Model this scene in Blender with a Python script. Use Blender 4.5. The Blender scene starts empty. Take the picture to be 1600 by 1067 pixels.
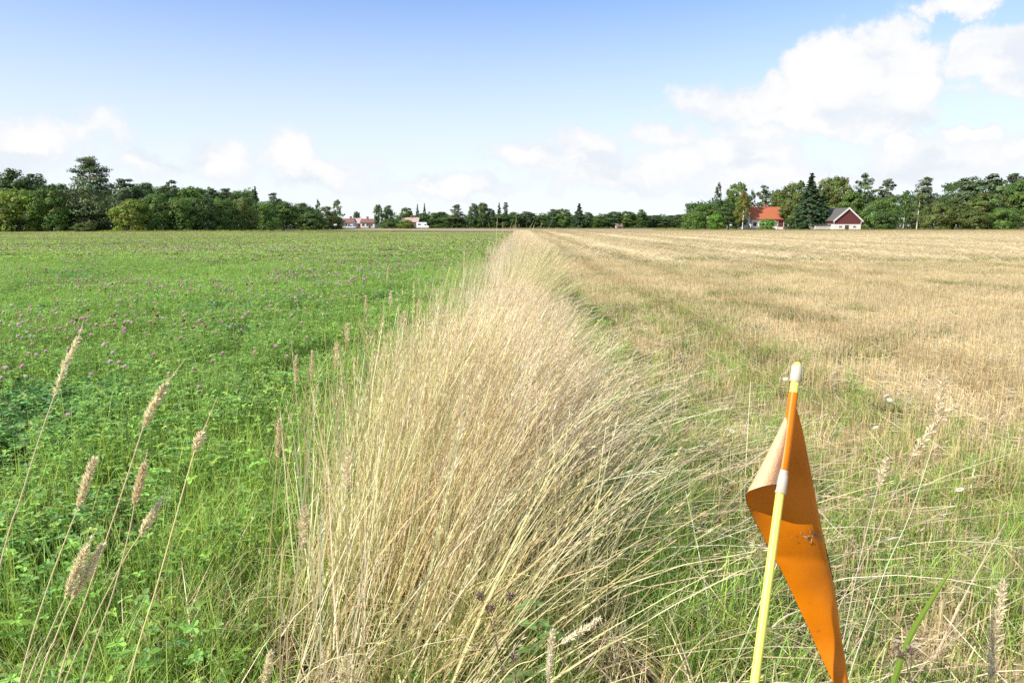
import bpy, math
import numpy as np
from mathutils import Vector

R = math.radians
scene = bpy.context.scene
COL = scene.collection

# ------------------------------------------------------------------ camera, sky, sun, exposure
CAM_H, PITCH, F = 1.5, R(9.66), 1067.0
cam_d = bpy.data.cameras.new('camera'); cam = bpy.data.objects.new('camera', cam_d); COL.objects.link(cam)
cam.location = (0, 0, CAM_H); cam.rotation_euler = (R(90) - PITCH, 0, 0)
cam_d.sensor_width = 36.0; cam_d.lens = 24.0; cam_d.clip_start = 0.05; cam_d.clip_end = 6000
scene.camera = cam
scene.view_settings.view_transform = 'Standard'
try: scene.view_settings.look = 'None'
except Exception: pass
scene.view_settings.gamma = 1.0
scene.view_settings.use_curve_mapping = False
scene.view_settings.exposure = 0.7
cy = scene.cycles
cy.max_bounces = 6; cy.diffuse_bounces = 3; cy.glossy_bounces = 2; cy.transmission_bounces = 4
cy.volume_bounces = 0; cy.caustics_reflective = False; cy.caustics_refractive = False
cy.use_denoising = False
cy.sample_clamp_indirect = 6.0

SUN = Vector((-0.70, -0.43, 0.61)).normalized()          # towards the sun: high, behind the camera's left shoulder
SUN_EL = math.asin(SUN.z); SUN_AZ = math.atan2(SUN.x, SUN.y)
sd = bpy.data.lights.new('sun', 'SUN'); sun = bpy.data.objects.new('sun', sd); COL.objects.link(sun)
sd.energy = 4.6; sd.angle = R(0.53); sd.color = (1.0, 0.94, 0.84)
sun.rotation_euler = (-SUN).to_track_quat('-Z', 'Y').to_euler()

SP, CP = math.sin(PITCH), math.cos(PITCH)
def ray(u, v):
    X = (u - 800) / F; Y = -(v - 533.5) / F
    return np.array([X, CP + Y * SP, Y * CP - SP])
def at_depth(u, v, z):                  # the point seen at (u, v) at that depth in metres
    return np.array([0, 0, CAM_H]) + ray(u, v) * z
def at_dist(u, v, y):                   # the point seen at (u, v) y metres down the field
    r = ray(u, v); return np.array([0, 0, CAM_H]) + r * (y / r[1])
def on_ground(u, v):
    r = ray(u, v); return np.array([0, 0, CAM_H]) + r * (-CAM_H / r[2])

world = bpy.data.worlds.new('World'); scene.world = world; world.use_nodes = True
def build_world():
    nt = world.node_tree; N = nt.nodes; L = nt.links; N.clear()
    def new(t, **k):
        n = N.new(t)
        for a, b in k.items(): setattr(n, a, b)
        return n
    def math_(op, a, b=None, c=None, clamp=False):
        n = new('ShaderNodeMath', operation=op); n.use_clamp = clamp
        for i, x in enumerate((a, b, c)):
            if x is None: continue
            if isinstance(x, (int, float)): n.inputs[i].default_value = x
            else: L.new(x, n.inputs[i])
        return n.outputs[0]
    def vmath(op, a, b=None):
        n = new('ShaderNodeVectorMath', operation=op)
        for i, x in enumerate((a, b)):
            if x is None: continue
            if isinstance(x, tuple): n.inputs[i].default_value = x
            else: L.new(x, n.inputs[i])
        return n
    def mapr(x, a, b, c, d, t='SMOOTHSTEP'):
        n = new('ShaderNodeMapRange', interpolation_type=t)
        L.new(x, n.inputs[0])
        for i, q in enumerate((a, b, c, d)): n.inputs[i + 1].default_value = q
        return n.outputs[0]
    def mix(f, a, b):
        n = new('ShaderNodeMix', data_type='RGBA')
        for s, x in ((0, f), (6, a), (7, b)):
            if isinstance(x, (int, float)): n.inputs[s].default_value = x
            elif isinstance(x, tuple): n.inputs[s].default_value = x
            else: L.new(x, n.inputs[s])
        return n.outputs[2]
    tc = new('ShaderNodeTexCoord').outputs['Generated']
    sky = new('ShaderNodeTexSky', sky_type='NISHITA'); sky.sun_disc = False
    sky.sun_elevation = SUN_EL; sky.sun_rotation = SUN_AZ
    sky.air_density = 1.0; sky.dust_density = 0.0; sky.ozone_density = 3.0
    sep = new('ShaderNodeSeparateXYZ'); L.new(tc, sep.inputs[0])
    az = math_('ARCTAN2', sep.outputs[0], sep.outputs[1])
    el = math_('ARCSINE', sep.outputs[2])
    comb = new('ShaderNodeCombineXYZ'); L.new(az, comb.inputs[0]); L.new(el, comb.inputs[1])
    # ragged edges
    n1 = new('ShaderNodeTexNoise'); n1.inputs['Scale'].default_value = 13; n1.inputs['Detail'].default_value = 8; n1.inputs['Roughness'].default_value = 0.66
    L.new(comb.outputs[0], n1.inputs['Vector'])
    off = vmath('MULTIPLY', vmath('SUBTRACT', n1.outputs['Color'], (0.5, 0.5, 0.5)).outputs[0], (0.11, 0.085, 0.0)).outputs[0]
    p = vmath('ADD', comb.outputs[0], off).outputs[0]
    blobs = [(1290, 112, 62, 50, 1), (1375, 100, 82, 56, 1), (1435, 120, 60, 50, .8), (1262, 158, 62, 44, .9), (1340, 172, 110, 46, .9),
             (1190, 152, 66, 32, .65), (1110, 174, 80, 30, .5), (1210, 130, 40, 22, .5), (1040, 214, 90, 24, .36), (1180, 205, 120, 26, .36),
             (1555, 84, 66, 46, 1), (1600, 120, 90, 36, .8), (1500, 142, 80, 22, .3), (1485, 14, 55, 18, .7), (1445, 22, 25, 14, .4),
             (1165, 243, 90, 32, .7), (1408, 216, 26, 20, .8), (1510, 200, 60, 14, .6), (1600, 235, 60, 20, .5),
             (910, 248, 90, 50, .6), (828, 242, 80, 28, .5), (960, 270, 120, 28, .5), (1060, 262, 120, 34, .5), (1180, 275, 160, 30, .45), (1460, 250, 160, 40, .4), (1290, 285, 120, 18, .5),
             (62, 225, 90, 44, .42), (140, 216, 70, 40, .40), (350, 248, 66, 40, .45), (455, 240, 54, 48, .5), (510, 264, 70, 30, .42), (25, 240, 80, 34, .35),
             (230, 262, 70, 20, .4), (700, 290, 120, 18, .5), (1680, 150, 80, 60, .8), (1760, 90, 80, 50, .8), (1900, 120, 90, 40, .7)]
    acc = None
    for (u, v, ru, rv, w) in blobs:
        d = ray(u, v); d = d / np.linalg.norm(d)
        a0, e0 = math.atan2(d[0], d[1]), math.asin(d[2])
        ca = math.cos(math.atan2(d[0], d[1]))
        q = vmath('MULTIPLY', vmath('SUBTRACT', p, (a0, e0, 0.0)).outputs[0], (1 / (ru / F * ca * ca * 1.15), 1 / (rv / F * ca * 1.15), 0.0)).outputs[0]
        ln = vmath('LENGTH', q).outputs['Value']
        val = math_('MULTIPLY', math_('SUBTRACT', 1.0, ln), w)
        acc = val if acc is None else math_('MAXIMUM', acc, val)
    # clouds in the rest of the sky, of the same kind
    n2 = new('ShaderNodeTexNoise'); n2.inputs['Scale'].default_value = 2.6; n2.inputs['Detail'].default_value = 7; n2.inputs['Roughness'].default_value = 0.58
    mp = vmath('MULTIPLY', tc, (1, 1, 2.6)).outputs[0]; L.new(mp, n2.inputs['Vector'])
    back = mapr(sep.outputs[1], 0.35, 0.6, 1.0, 0.0)
    gen = math_('MULTIPLY', mapr(n2.outputs['Fac'], 0.52, 0.72, 0.0, 0.6), back)
    acc = math_('MAXIMUM', acc, math_('SUBTRACT', gen, math_('MULTIPLY', math_('SUBTRACT', 1.0, back), 2.0)))
    n3 = new('ShaderNodeTexNoise'); n3.inputs['Scale'].default_value = 17; n3.inputs['Detail'].default_value = 9; n3.inputs['Roughness'].default_value = 0.6
    L.new(comb.outputs[0], n3.inputs['Vector'])
    soft = math_('ADD', acc, math_('MULTIPLY', math_('SUBTRACT', n3.outputs['Fac'], 0.5), 0.8))
    mask = mapr(soft, -0.02, 0.26, 0.0, 1.0)
    # thin veil of white low over the horizon and a broad soft haze round the cloud bank
    veil = mapr(el, -0.02, 0.40, 0.97, 0.0, 'SMOOTHSTEP')
    halo = mapr(soft, -0.6, 0.25, 0.0, 0.45)
    veil = math_('MAXIMUM', veil, halo)
    hs = new('ShaderNodeHueSaturation'); hs.inputs['Saturation'].default_value = 1.0; hs.inputs['Value'].default_value = 1.0
    L.new(vmath('MULTIPLY', sky.outputs[0], (.71, .87, 1.10)).outputs[0], hs.inputs['Color'])
    skyc = mix(veil, hs.outputs[0], VEIL)
    n4 = new('ShaderNodeTexNoise'); n4.inputs['Scale'].default_value = 11; n4.inputs['Detail'].default_value = 4
    L.new(vmath('MULTIPLY', p, (.8, 1.6, 1)).outputs[0], n4.inputs['Vector'])
    shade = math_('MULTIPLY', mapr(soft, 0.0, 0.4, 0.3, 1.0), mapr(n4.outputs['Fac'], 0.32, 0.52, 0.25, 1.0))
    cloud = mix(shade, CLOUD_SHADE, CLOUD_LIT)
    final = mix(mask, skyc, cloud)
    # below the horizon: the colour of distant land
    below = mapr(el, -0.03, -0.005, 1.0, 0.0)
    final = mix(below, final, (1.2, 1.3, 0.9, 1))
    bg = new('ShaderNodeBackground'); bg.inputs[1].default_value = SKY_STRENGTH; L.new(final, bg.inputs[0])
    out = new('ShaderNodeOutputWorld'); L.new(bg.outputs[0], out.inputs[0])
SKY_STRENGTH = 0.12
VEIL = (4.85, 5.05, 5.25, 1); CLOUD_SHADE = (3.95, 4.35, 4.85, 1); CLOUD_LIT = (5.15, 5.15, 5.15, 1)
build_world()

# ------------------------------------------------------------------ helpers
def tag(o, label=None, cat=None, group=None, kind=None):
    if label: o['label'] = label
    if cat: o['category'] = cat
    if group: o['group'] = group
    if kind: o['kind'] = kind
    return o
def empty(name, loc, rz=0.0):
    o = bpy.data.objects.new(name, None); COL.objects.link(o); o.location = Vector(loc); o.rotation_euler = (0, 0, rz); o.empty_display_size = 0.2
    return o

class MB:                               # collects geometry; build() makes ONE mesh
    def __init__(s): s.v = []; s.f = []; s.c = []; s.m = []; s.n = 0
    def add(s, V, Fq, C=(1, 1, 1), mat=0):
        V = np.asarray(V, float).reshape(-1, 3); Fq = np.asarray(Fq, int)
        C = np.asarray(C, float)
        if C.ndim == 1: C = np.tile(C, (len(V), 1))
        s.v.append(V); s.f.append(Fq + s.n); s.c.append(C); s.m.append(np.full(len(Fq), mat)); s.n += len(V)
    def box(s, lo, hi, C=(1, 1, 1), mat=0):
        (a, b, c), (d, e, f) = lo, hi
        V = [(a, b, c), (d, b, c), (d, e, c), (a, e, c), (a, b, f), (d, b, f), (d, e, f), (a, e, f)]
        s.add(V, [(0, 3, 2, 1), (4, 5, 6, 7), (0, 1, 5, 4), (1, 2, 6, 5), (2, 3, 7, 6), (3, 0, 4, 7)], C, mat)
    def tube(s, P, rad, n=6, C=(1, 1, 1), mat=0, cap=True):
        P = np.asarray(P, float); k = len(P); rad = np.broadcast_to(np.asarray(rad, float), (k,))
        T = np.gradient(P, axis=0); T /= np.linalg.norm(T, axis=1)[:, None] + 1e-12
        ref = np.array([0.31, 0.95, 0.05]); A = np.cross(T, ref); A /= np.linalg.norm(A, axis=1)[:, None] + 1e-12; B = np.cross(T, A)
        an = np.arange(n) / n * 2 * np.pi
        V = P[:, None, :] + rad[:, None, None] * (np.cos(an)[None, :, None] * A[:, None, :] + np.sin(an)[None, :, None] * B[:, None, :])
        i = np.arange(k - 1)[:, None] * n; j = np.arange(n)[None, :]; j2 = (j + 1) % n
        Q = np.stack([i + j, i + j2, i + n + j2, i + n + j], -1).reshape(-1, 4)
        V = V.reshape(-1, 3); s.add(V, Q, C, mat)
        if cap:
            for ring, ctr in ((0, P[0]), (k - 1, P[-1])):
                W = np.vstack([V[ring * n:(ring + 1) * n], ctr]); jj = np.arange(n)
                s.add(W, np.stack([jj, (jj + 1) % n, np.full(n, n)], 1), C if np.ndim(C) == 1 else np.asarray(C)[0], mat)
    def mesh(s, name, mats, smooth=False):
        me = bpy.data.meshes.new(name)
        V = np.concatenate(s.v); me.vertices.add(len(V)); me.vertices.foreach_set('co', V.ravel())
        tot = np.concatenate([np.full(len(f), f.shape[1]) for f in s.f]); idx = np.concatenate([f.ravel() for f in s.f])
        me.loops.add(len(idx)); me.loops.foreach_set('vertex_index', idx.astype(np.int32))
        me.polygons.add(len(tot)); start = np.concatenate([[0], np.cumsum(tot)[:-1]])
        me.polygons.foreach_set('loop_start', start.astype(np.int32))
        for m in (mats if isinstance(mats, (list, tuple)) else [mats]): me.materials.append(m)
        me.polygons.foreach_set('material_index', np.concatenate(s.m).astype(np.int32))
        if smooth: me.polygons.foreach_set('use_smooth', np.ones(len(tot), bool))
        else: me.polygons.foreach_set('use_smooth', np.zeros(len(tot), bool))
        at = me.attributes.new('Col', 'FLOAT_COLOR', 'POINT')
        C = np.concatenate(s.c); at.data.foreach_set('color', np.hstack([C, np.ones((len(C), 1))]).ravel())
        me.update(calc_edges=True); me.validate()
        return me
    def build(s, name, mats, parent=None, smooth=False, loc=None):
        o = bpy.data.objects.new(name, s.mesh(name, mats, smooth)); COL.objects.link(o)
        if parent: o.parent = parent
        if loc is not None: o.location = Vector(loc)
        return o

def ribbons(mb, rng, base, az, lean, bend, length, width, nseg, colr, tipcol=None, twist=1.0, tip=0.1, mat=0):
    n = len(base); p = np.array(base, float)
    d = np.stack([np.cos(az), np.sin(az), np.zeros(n)], 1); perp = np.stack([-np.sin(az), np.cos(az), np.zeros(n)], 1)
    tw = rng.uniform(-1.5, 1.5, n) * twist
    rows = []; cols = []
    tipcol = colr if tipcol is None else tipcol
    for k in range(nseg + 1):
        t = k / nseg; a = lean + bend * t
        nrm = np.cos(a)[:, None] * d - np.sin(a)[:, None] * np.array([0, 0, 1.0])
        wd = np.cos(tw)[:, None] * perp + np.sin(tw)[:, None] * nrm
        w = width * (1 - (1 - tip) * t ** 1.6)
        rows.append(np.stack([p - wd * w[:, None] / 2, p + wd * w[:, None] / 2], 1))
        cols.append(np.repeat((colr * (1 - t) + tipcol * t)[:, None, :], 2, 1))
        if k < nseg:
            a2 = lean + bend * (k + .5) / nseg
            p = p + (length / nseg)[:, None] * (np.sin(a2)[:, None] * d + np.cos(a2)[:, None] * np.array([0, 0, 1.0]))
    V = np.stack(rows, 1).reshape(-1, 3); C = np.stack(cols, 1).reshape(-1, 3)
    i = (np.arange(n) * (nseg + 1) * 2)[:, None] + (np.arange(nseg) * 2)[None, :]
    Q = np.stack([i, i + 1, i + 3, i + 2], -1).reshape(-1, 4)
    mb.add(V, Q, C, mat)
    return p, lean + bend, d

def quads_at(mb, ctr, ux, uy, C, mat=0):
    n = len(ctr)
    V = np.stack([ctr - ux, ctr - uy * .8, ctr + ux, ctr + uy], 1).reshape(-1, 3)
    Q = (np.arange(n) * 4)[:, None] + np.arange(4)[None, :]
    mb.add(V, Q, np.repeat(C, 4, 0), mat)

def jitter(rng, n, base, dv=0.15, dh=0.06):
    c = np.tile(np.asarray(base, float), (n, 1)) * rng.normal(1, dv, (n, 1)).clip(.45, 1.7)
    return (c * rng.normal(1, dh, (n, 3)).clip(.6, 1.4)).clip(0.004, 0.95)

def smooth_noise(x, y, s, seed=0):      # cheap value noise on arrays
    r = np.random.default_rng(seed); T = r.random((64, 64))
    X, Y = x / s, y / s; i, j = np.floor(X).astype(int), np.floor(Y).astype(int); fx, fy = X - i, Y - j
    fx, fy = fx * fx * (3 - 2 * fx), fy * fy * (3 - 2 * fy)
    g = lambda a, b: T[a % 64, b % 64]
    return (g(i, j) * (1 - fx) + g(i + 1, j) * fx) * (1 - fy) + (g(i, j + 1) * (1 - fx) + g(i + 1, j + 1) * fx) * fy

# ------------------------------------------------------------------ materials
def nodes(name):
    m = bpy.data.materials.new(name); m.use_nodes = True; nt = m.node_tree
    return m, nt, nt.nodes['Principled BSDF'], nt.nodes['Material Output']
def leaf_mat(name, transl=0.35, rough=0.55, tint=False, spec=0.3, var=0.0, tcol=(1.0, 1.0, 0.8)):
    """vegetation: the colour of each blade or leaf is its own ('Col'), light passes through it a little"""
    m, nt, p, out = nodes(name); N, L = nt.nodes, nt.links
    a = N.new('ShaderNodeAttribute'); a.attribute_name = 'Col'; c = a.outputs['Color']
    if tint:
        t = N.new('ShaderNodeAttribute'); t.attribute_type = 'INSTANCER'; t.attribute_name = 'tint'
        mx = N.new('ShaderNodeMix'); mx.data_type = 'RGBA'; mx.blend_type = 'MULTIPLY'; mx.inputs[0].default_value = 1
        L.new(c, mx.inputs[6]); L.new(t.outputs['Color'], mx.inputs[7]); c = mx.outputs[2]
    if var:
        oi = N.new('ShaderNodeObjectInfo'); mr = N.new('ShaderNodeMapRange'); L.new(oi.outputs['Random'], mr.inputs[0])
        mr.inputs[3].default_value = 1 - var; mr.inputs[4].default_value = 1 + var
        h = N.new('ShaderNodeHueSaturation'); L.new(mr.outputs[0], h.inputs['Value']); L.new(c, h.inputs['Color']); c = h.outputs[0]
    L.new(c, p.inputs['Base Color']); p.inputs['Roughness'].default_value = rough; p.inputs['Specular IOR Level'].default_value = spec
    if transl:
        tr = N.new('ShaderNodeBsdfTranslucent')
        tm = N.new('ShaderNodeMix'); tm.data_type = 'RGBA'; tm.blend_type = 'MULTIPLY'; tm.inputs[0].default_value = 1; tm.inputs[7].default_value = (*tcol, 1)
        L.new(c, tm.inputs[6]); L.new(tm.outputs[2], tr.inputs['Color'])
        ms = N.new('ShaderNodeMixShader'); ms.inputs[0].default_value = transl
        L.new(p.outputs[0], ms.inputs[1]); L.new(tr.outputs[0], ms.inputs[2]); L.new(ms.outputs[0], out.inputs['Surface'])
    return m
def plain(name, col, rough=0.6, noise=0.0, scale=8.0, bump=0.0, spec=0.4, stretch=(1, 1, 1)):
    m, nt, p, out = nodes(name); N, L = nt.nodes, nt.links
    p.inputs['Roughness'].default_value = rough; p.inputs['Specular IOR Level'].default_value = spec; p.inputs['Base Color'].default_value = (*col, 1)
    if noise or bump:
        tc = N.new('ShaderNodeTexCoord'); mp = N.new('ShaderNodeMapping'); mp.inputs['Scale'].default_value = stretch; L.new(tc.outputs['Object'], mp.inputs[0])
        nz = N.new('ShaderNodeTexNoise'); nz.inputs['Scale'].default_value = scale; nz.inputs['Detail'].default_value = 8; nz.inputs['Roughness'].default_value = .65; L.new(mp.outputs[0], nz.inputs['Vector'])
        mr = N.new('ShaderNodeMapRange'); mr.inputs[1].default_value = .3; mr.inputs[2].default_value = .7; mr.inputs[3].default_value = 1 - noise; mr.inputs[4].default_value = 1 + noise; L.new(nz.outputs['Fac'], mr.inputs[0])
        h = N.new('ShaderNodeHueSaturation'); h.inputs['Color'].default_value = (*col, 1); L.new(mr.outputs[0], h.inputs['Value']); L.new(h.outputs[0], p.inputs['Base Color'])
        if bump:
            b = N.new('ShaderNodeBump'); b.inputs['Strength'].default_value = bump; b.inputs['Distance'].default_value = .02; L.new(nz.outputs['Fac'], b.inputs['Height']); L.new(b.outputs[0], p.inputs['Normal'])
    return m
def soil_mat(name, c1, c2, c3, s1=0.35, s2=6.0, stretch=(1, 1, 1)):
    """ground with patches of two sizes"""
    m, nt, p, out = nodes(name); N, L = nt.nodes, nt.links
    p.inputs['Roughness'].default_value = .95; p.inputs['Specular IOR Level'].default_value = .1
    tc = N.new('ShaderNodeTexCoord'); mp = N.new('ShaderNodeMapping'); mp.inputs['Scale'].default_value = stretch; L.new(tc.outputs['Object'], mp.inputs[0])
    def nz(s):
        n = N.new('ShaderNodeTexNoise'); n.inputs['Scale'].default_value = s; n.inputs['Detail'].default_value = 9; n.inputs['Roughness'].default_value = .7; L.new(mp.outputs[0], n.inputs['Vector'])
        r = N.new('ShaderNodeMapRange'); r.inputs[1].default_value = .36; r.inputs[2].default_value = .64; L.new(n.outputs['Fac'], r.inputs[0]); return r.outputs[0]
    def mx(f, a, b):
        n = N.new('ShaderNodeMix'); n.data_type = 'RGBA'; L.new(f, n.inputs[0])
        for s, x in ((6, a), (7, b)):
            if isinstance(x, tuple): n.inputs[s].default_value = (*x, 1)
            else: L.new(x, n.inputs[s])
        return n.outputs[2]
    c = mx(nz(s2), mx(nz(s1), c1, c2), c3); L.new(c, p.inputs['Base Color'])
    b = N.new('ShaderNodeBump'); b.inputs['Strength'].default_value = .6; b.inputs['Distance'].default_value = .03; L.new(nz(40), b.inputs['Height']); L.new(b.outputs[0], p.inputs['Normal'])
    return m

M = {}
M['straw'] = leaf_mat('dry_straw', .38, .5, tint=True, spec=.35)
M['blade'] = leaf_mat('green_blade', .42, .45, tint=True, spec=.4)
M['clover'] = leaf_mat('clover_leaf', .38, .5, tint=True, spec=.25)
M['petal'] = leaf_mat('blossom', .35, .7)
M['dry'] = leaf_mat('dry_stalk', .30, .55, spec=.3)
M['foliage'] = leaf_mat('tree_leaf', .42, .55, var=.10, spec=.25)
M['needle'] = leaf_mat('tree_needle', .12, .6, var=.10, spec=.2)
M['bark'] = plain('bark', (.13, .10, .075), .9, .35, 4, .5)
M['pine_bark'] = plain('pine_bark', (.26, .13, .07), .9, .35, 4, .5)
M['birch_bark'] = plain('birch_bark', (.62, .60, .56), .8, .35, 3, .3, stretch=(1, 1, 4))
M['soil'] = soil_mat('field_soil', (.10, .085, .05), (.09, .10, .035), (.16, .13, .075))
M['thatch'] = soil_mat('thatch', (.16, .125, .06), (.07, .10, .025), (.20, .155, .08), .9, 9)
M['clover_ground'] = soil_mat('clover_ground', (.055, .10, .022), (.075, .13, .03), (.10, .12, .05), .25, 3)
M['stubble_ground'] = soil_mat('stubble_ground', (.44, .355, .215), (.36, .30, .165), (.50, .41, .26), .12, 4, (3.0, .5, 1))
M['far_green'] = soil_mat('far_green', (.085, .11, .05), (.075, .115, .045), (.11, .115, .06), .05, 1)
M['bare'] = soil_mat('bare_earth', (.36, .27, .19), (.40, .31, .22), (.32, .25, .16), .05, 1)

# ------------------------------------------------------------------ ground
SLOPE = 0.0135                          # the strip runs a little to the right of straight ahead
def sheet(name, pts, z, mat, label):
    mb = MB(); n = len(pts); mb.add([(x, y, z) for x, y in pts], [tuple(range(n))])
    return tag(mb.build(name, mat), label, name.replace('_', ' '), kind='structure')
sheet('ground', [(-900, -150), (900, -150), (900, 1100), (-900, 1100)], 0.0, M['soil'], 'flat soil and grass under and beyond the fields')
LX, RX = -1.05, .85
sl = lambda w, y: w + SLOPE * y
sheet('clover_field', [(-400, -40), (sl(LX, -40), -40), (sl(LX, 118), 118), (-60, 125), (-400, 140)], .004, M['clover_ground'], 'green clover field left of the grass strip')
sheet('grass_strip', [(sl(LX, -40), -40), (sl(RX, -40), -40), (sl(RX, 120), 120), (sl(LX, 120), 120)], .008, M['thatch'], 'strip of old grass between the two fields')
sheet('stubble_field', [(sl(RX, -40), -40), (500, -40), (500, 182), (sl(RX, 182), 172)], .004, M['stubble_ground'], 'harvested stubble field right of the grass strip')
sheet('far_field', [(-400, 142), (-60, 127), (sl(LX, 121), 121), (sl(RX, 121), 121), (sl(RX, 170), 170), (-60, 210), (-400, 175)], .004, M['far_green'], 'dark green field beyond the clover')
sheet('bare_field', [(-60, 214), (4, 174), (45, 186), (140, 186), (140, 240), (60, 275), (-60, 290)], .004, M['bare'], 'pale bare strip of earth in front of the far trees')

# ------------------------------------------------------------------ scattering of what nobody can count (stuff)
def proto(name, mb, mats): return bpy.data.objects.new(name, mb.mesh(name, mats))
def scatter(name, pts, rot, scl, idx, tint, protos, label, cat):
    n = len(pts); me = bpy.data.meshes.new(name); me.vertices.add(n); me.vertices.foreach_set('co', np.asarray(pts, float).ravel())
    def attr(nm, ty, key, arr): a = me.attributes.new(nm, ty, 'POINT'); a.data.foreach_set(key, np.asarray(arr).ravel())
    rot = np.asarray(rot, float); rot = rot if rot.ndim == 2 else np.stack([np.zeros(n), np.zeros(n), rot], 1)
    scl = np.asarray(scl, float); scl = scl if scl.ndim == 2 else np.repeat(scl[:, None], 3, 1)
    attr('rot', 'FLOAT_VECTOR', 'vector', rot); attr('scl', 'FLOAT_VECTOR', 'vector', scl); attr('idx', 'INT', 'value', np.asarray(idx, np.int32))
    attr('tint', 'FLOAT_COLOR', 'color', np.hstack([tint, np.ones((n, 1))]))
    o = bpy.data.objects.new(name, me); COL.objects.link(o); tag(o, label, cat, kind='stuff')
    g = bpy.data.node_groups.new(name, 'GeometryNodeTree')
    g.interface.new_socket('Geometry', in_out='INPUT', socket_type='NodeSocketGeometry'); g.interface.new_socket('Geometry', in_out='OUTPUT', socket_type='NodeSocketGeometry')
    N, L = g.nodes, g.links; gi = N.new('NodeGroupInput'); go = N.new('NodeGroupOutput')
    jn = N.new('GeometryNodeJoinGeometry')
    for p in reversed(protos):
        oi = N.new('GeometryNodeObjectInfo'); oi.inputs['Object'].default_value = p; oi.inputs['As Instance'].default_value = False
        gg = N.new('GeometryNodeGeometryToInstance'); L.new(oi.outputs['Geometry'], gg.inputs[0]); L.new(gg.outputs[0], jn.inputs[0])
    def na(nm, ty): q = N.new('GeometryNodeInputNamedAttribute'); q.data_type = ty; q.inputs['Name'].default_value = nm; return q.outputs['Attribute']
    ip = N.new('GeometryNodeInstanceOnPoints'); L.new(gi.outputs[0], ip.inputs['Points']); L.new(jn.outputs[0], ip.inputs['Instance'])
    ip.inputs['Pick Instance'].default_value = True; L.new(na('idx', 'INT'), ip.inputs['Instance Index'])
    er = N.new('FunctionNodeEulerToRotation'); L.new(na('rot', 'FLOAT_VECTOR'), er.inputs[0]); L.new(er.outputs[0], ip.inputs['Rotation'])
    L.new(na('scl', 'FLOAT_VECTOR'), ip.inputs['Scale']); L.new(ip.outputs[0], go.inputs[0])
    md = o.modifiers.new('scatter', 'NODES'); md.node_group = g
    return o

# --- prototypes of plants
STRAW, STRAW2, HAY, RUST = (.81, .68, .50), (.87, .77, .60), (.73, .59, .41), (.62, .47, .30)
GREEN, LIME, DARK = (.215, .35, .078), (.31, .42, .09), (.15, .265, .08)
def seed_heads(mb, rng, tip, ang, d, size, colr, k=16):
    """small loose panicles on stem tips"""
    n = len(tip)
    axis = np.sin(ang)[:, None] * d + np.cos(ang)[:, None] * np.array([0, 0, 1.0])
    side = np.stack([-d[:, 1], d[:, 0], np.zeros(n)], 1); nrm = np.cross(axis, side)
    for j in range(k):
        t = rng.uniform(-.9, .35, n); phi = rng.uniform(0, 6.28, n)
        out = (np.cos(phi)[:, None] * side + np.sin(phi)[:, None] * nrm)
        c = tip + axis * (t * size)[:, None] + out * (rng.uniform(.02, .10, n) * size)[:, None]
        ax = axis * .9 + out * rng.uniform(-.1, .5, (n, 1)); wd = np.cross(ax, out + rng.normal(0, .3, (n, 3)))
        wd /= np.linalg.norm(wd, axis=1)[:, None] + 1e-9
        quads_at(mb, c, wd * (size * .012)[:, None], ax * (size * .10)[:, None], colr * rng.uniform(.85, 1.1, (n, 1)))
def straw_tuft(seed, n, rad, H, lean, bend, w=.0040, heads=.4, cols=(STRAW, STRAW2, HAY, STRAW, RUST), spread=.35, nseg=5, leaves=18):
    rng = np.random.default_rng(seed); mb = MB()
    r = rad * np.sqrt(rng.random(n)); a = rng.uniform(0, 6.28, n); base = np.stack([r * np.cos(a), r * np.sin(a), np.zeros(n)], 1)
    C = np.concatenate([jitter(rng, n, c, .12, .04) for c in cols])[rng.permutation(n * len(cols))[:n]]
    L = H * rng.normal(1, .14, n).clip(.5, 1.3)
    tip, ang, d = ribbons(mb, rng, base, rng.normal(0, .6, n), rng.normal(lean, spread * .5, n), rng.normal(bend, spread, n), L, w * rng.uniform(.7, 1.3, n), nseg, C, twist=1.0, tip=.45)
    s = rng.random(n) < heads
    if s.any(): seed_heads(mb, rng, tip[s], ang[s], d[s], rng.uniform(.07, .17, s.sum()), C[s] * np.array([1.0, .93, .85]))
    if leaves:                          # withered blades low down
        m = leaves; b = base[rng.integers(0, n, m)] + rng.normal(0, .01, (m, 3)) * [1, 1, 0]
        b[:, 2] = rng.uniform(0, .35, m) * H
        ribbons(mb, rng, b, rng.uniform(0, 6.28, m), rng.uniform(.3, .9, m), rng.uniform(.6, 1.6, m), H * rng.uniform(.2, .42, m), .0055 * rng.uniform(.6, 1.3, m), 4, jitter(rng, m, HAY, .2), twist=.6)
    return proto('straw_tuft', mb, M['straw'])
def blade_tuft(seed, n, rad, H, cols, w=.0045, lean=.25, bend=.9, nseg=4, fan=True):
    rng = np.random.default_rng(seed); mb = MB()
    r = rad * np.sqrt(rng.random(n)); a = rng.uniform(0, 6.28, n); base = np.stack([r * np.cos(a), r * np.sin(a), np.zeros(n)], 1)
    C = np.concatenate([jitter(rng, n, c, .18, .07) for c in cols])[rng.permutation(n * len(cols))[:n]]
    ribbons(mb, rng, base, rng.uniform(0, 6.28, n), np.abs(rng.normal(lean, .2, n)), np.abs(rng.normal(bend, .45, n)), H * rng.uniform(.45, 1.15, n), w * rng.uniform(.6, 1.3, n), nseg, C, C * np.array([1.15, 1.1, 1.0]), twist=.5)
    return proto('blade_tuft', mb, M['blade'])
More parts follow.
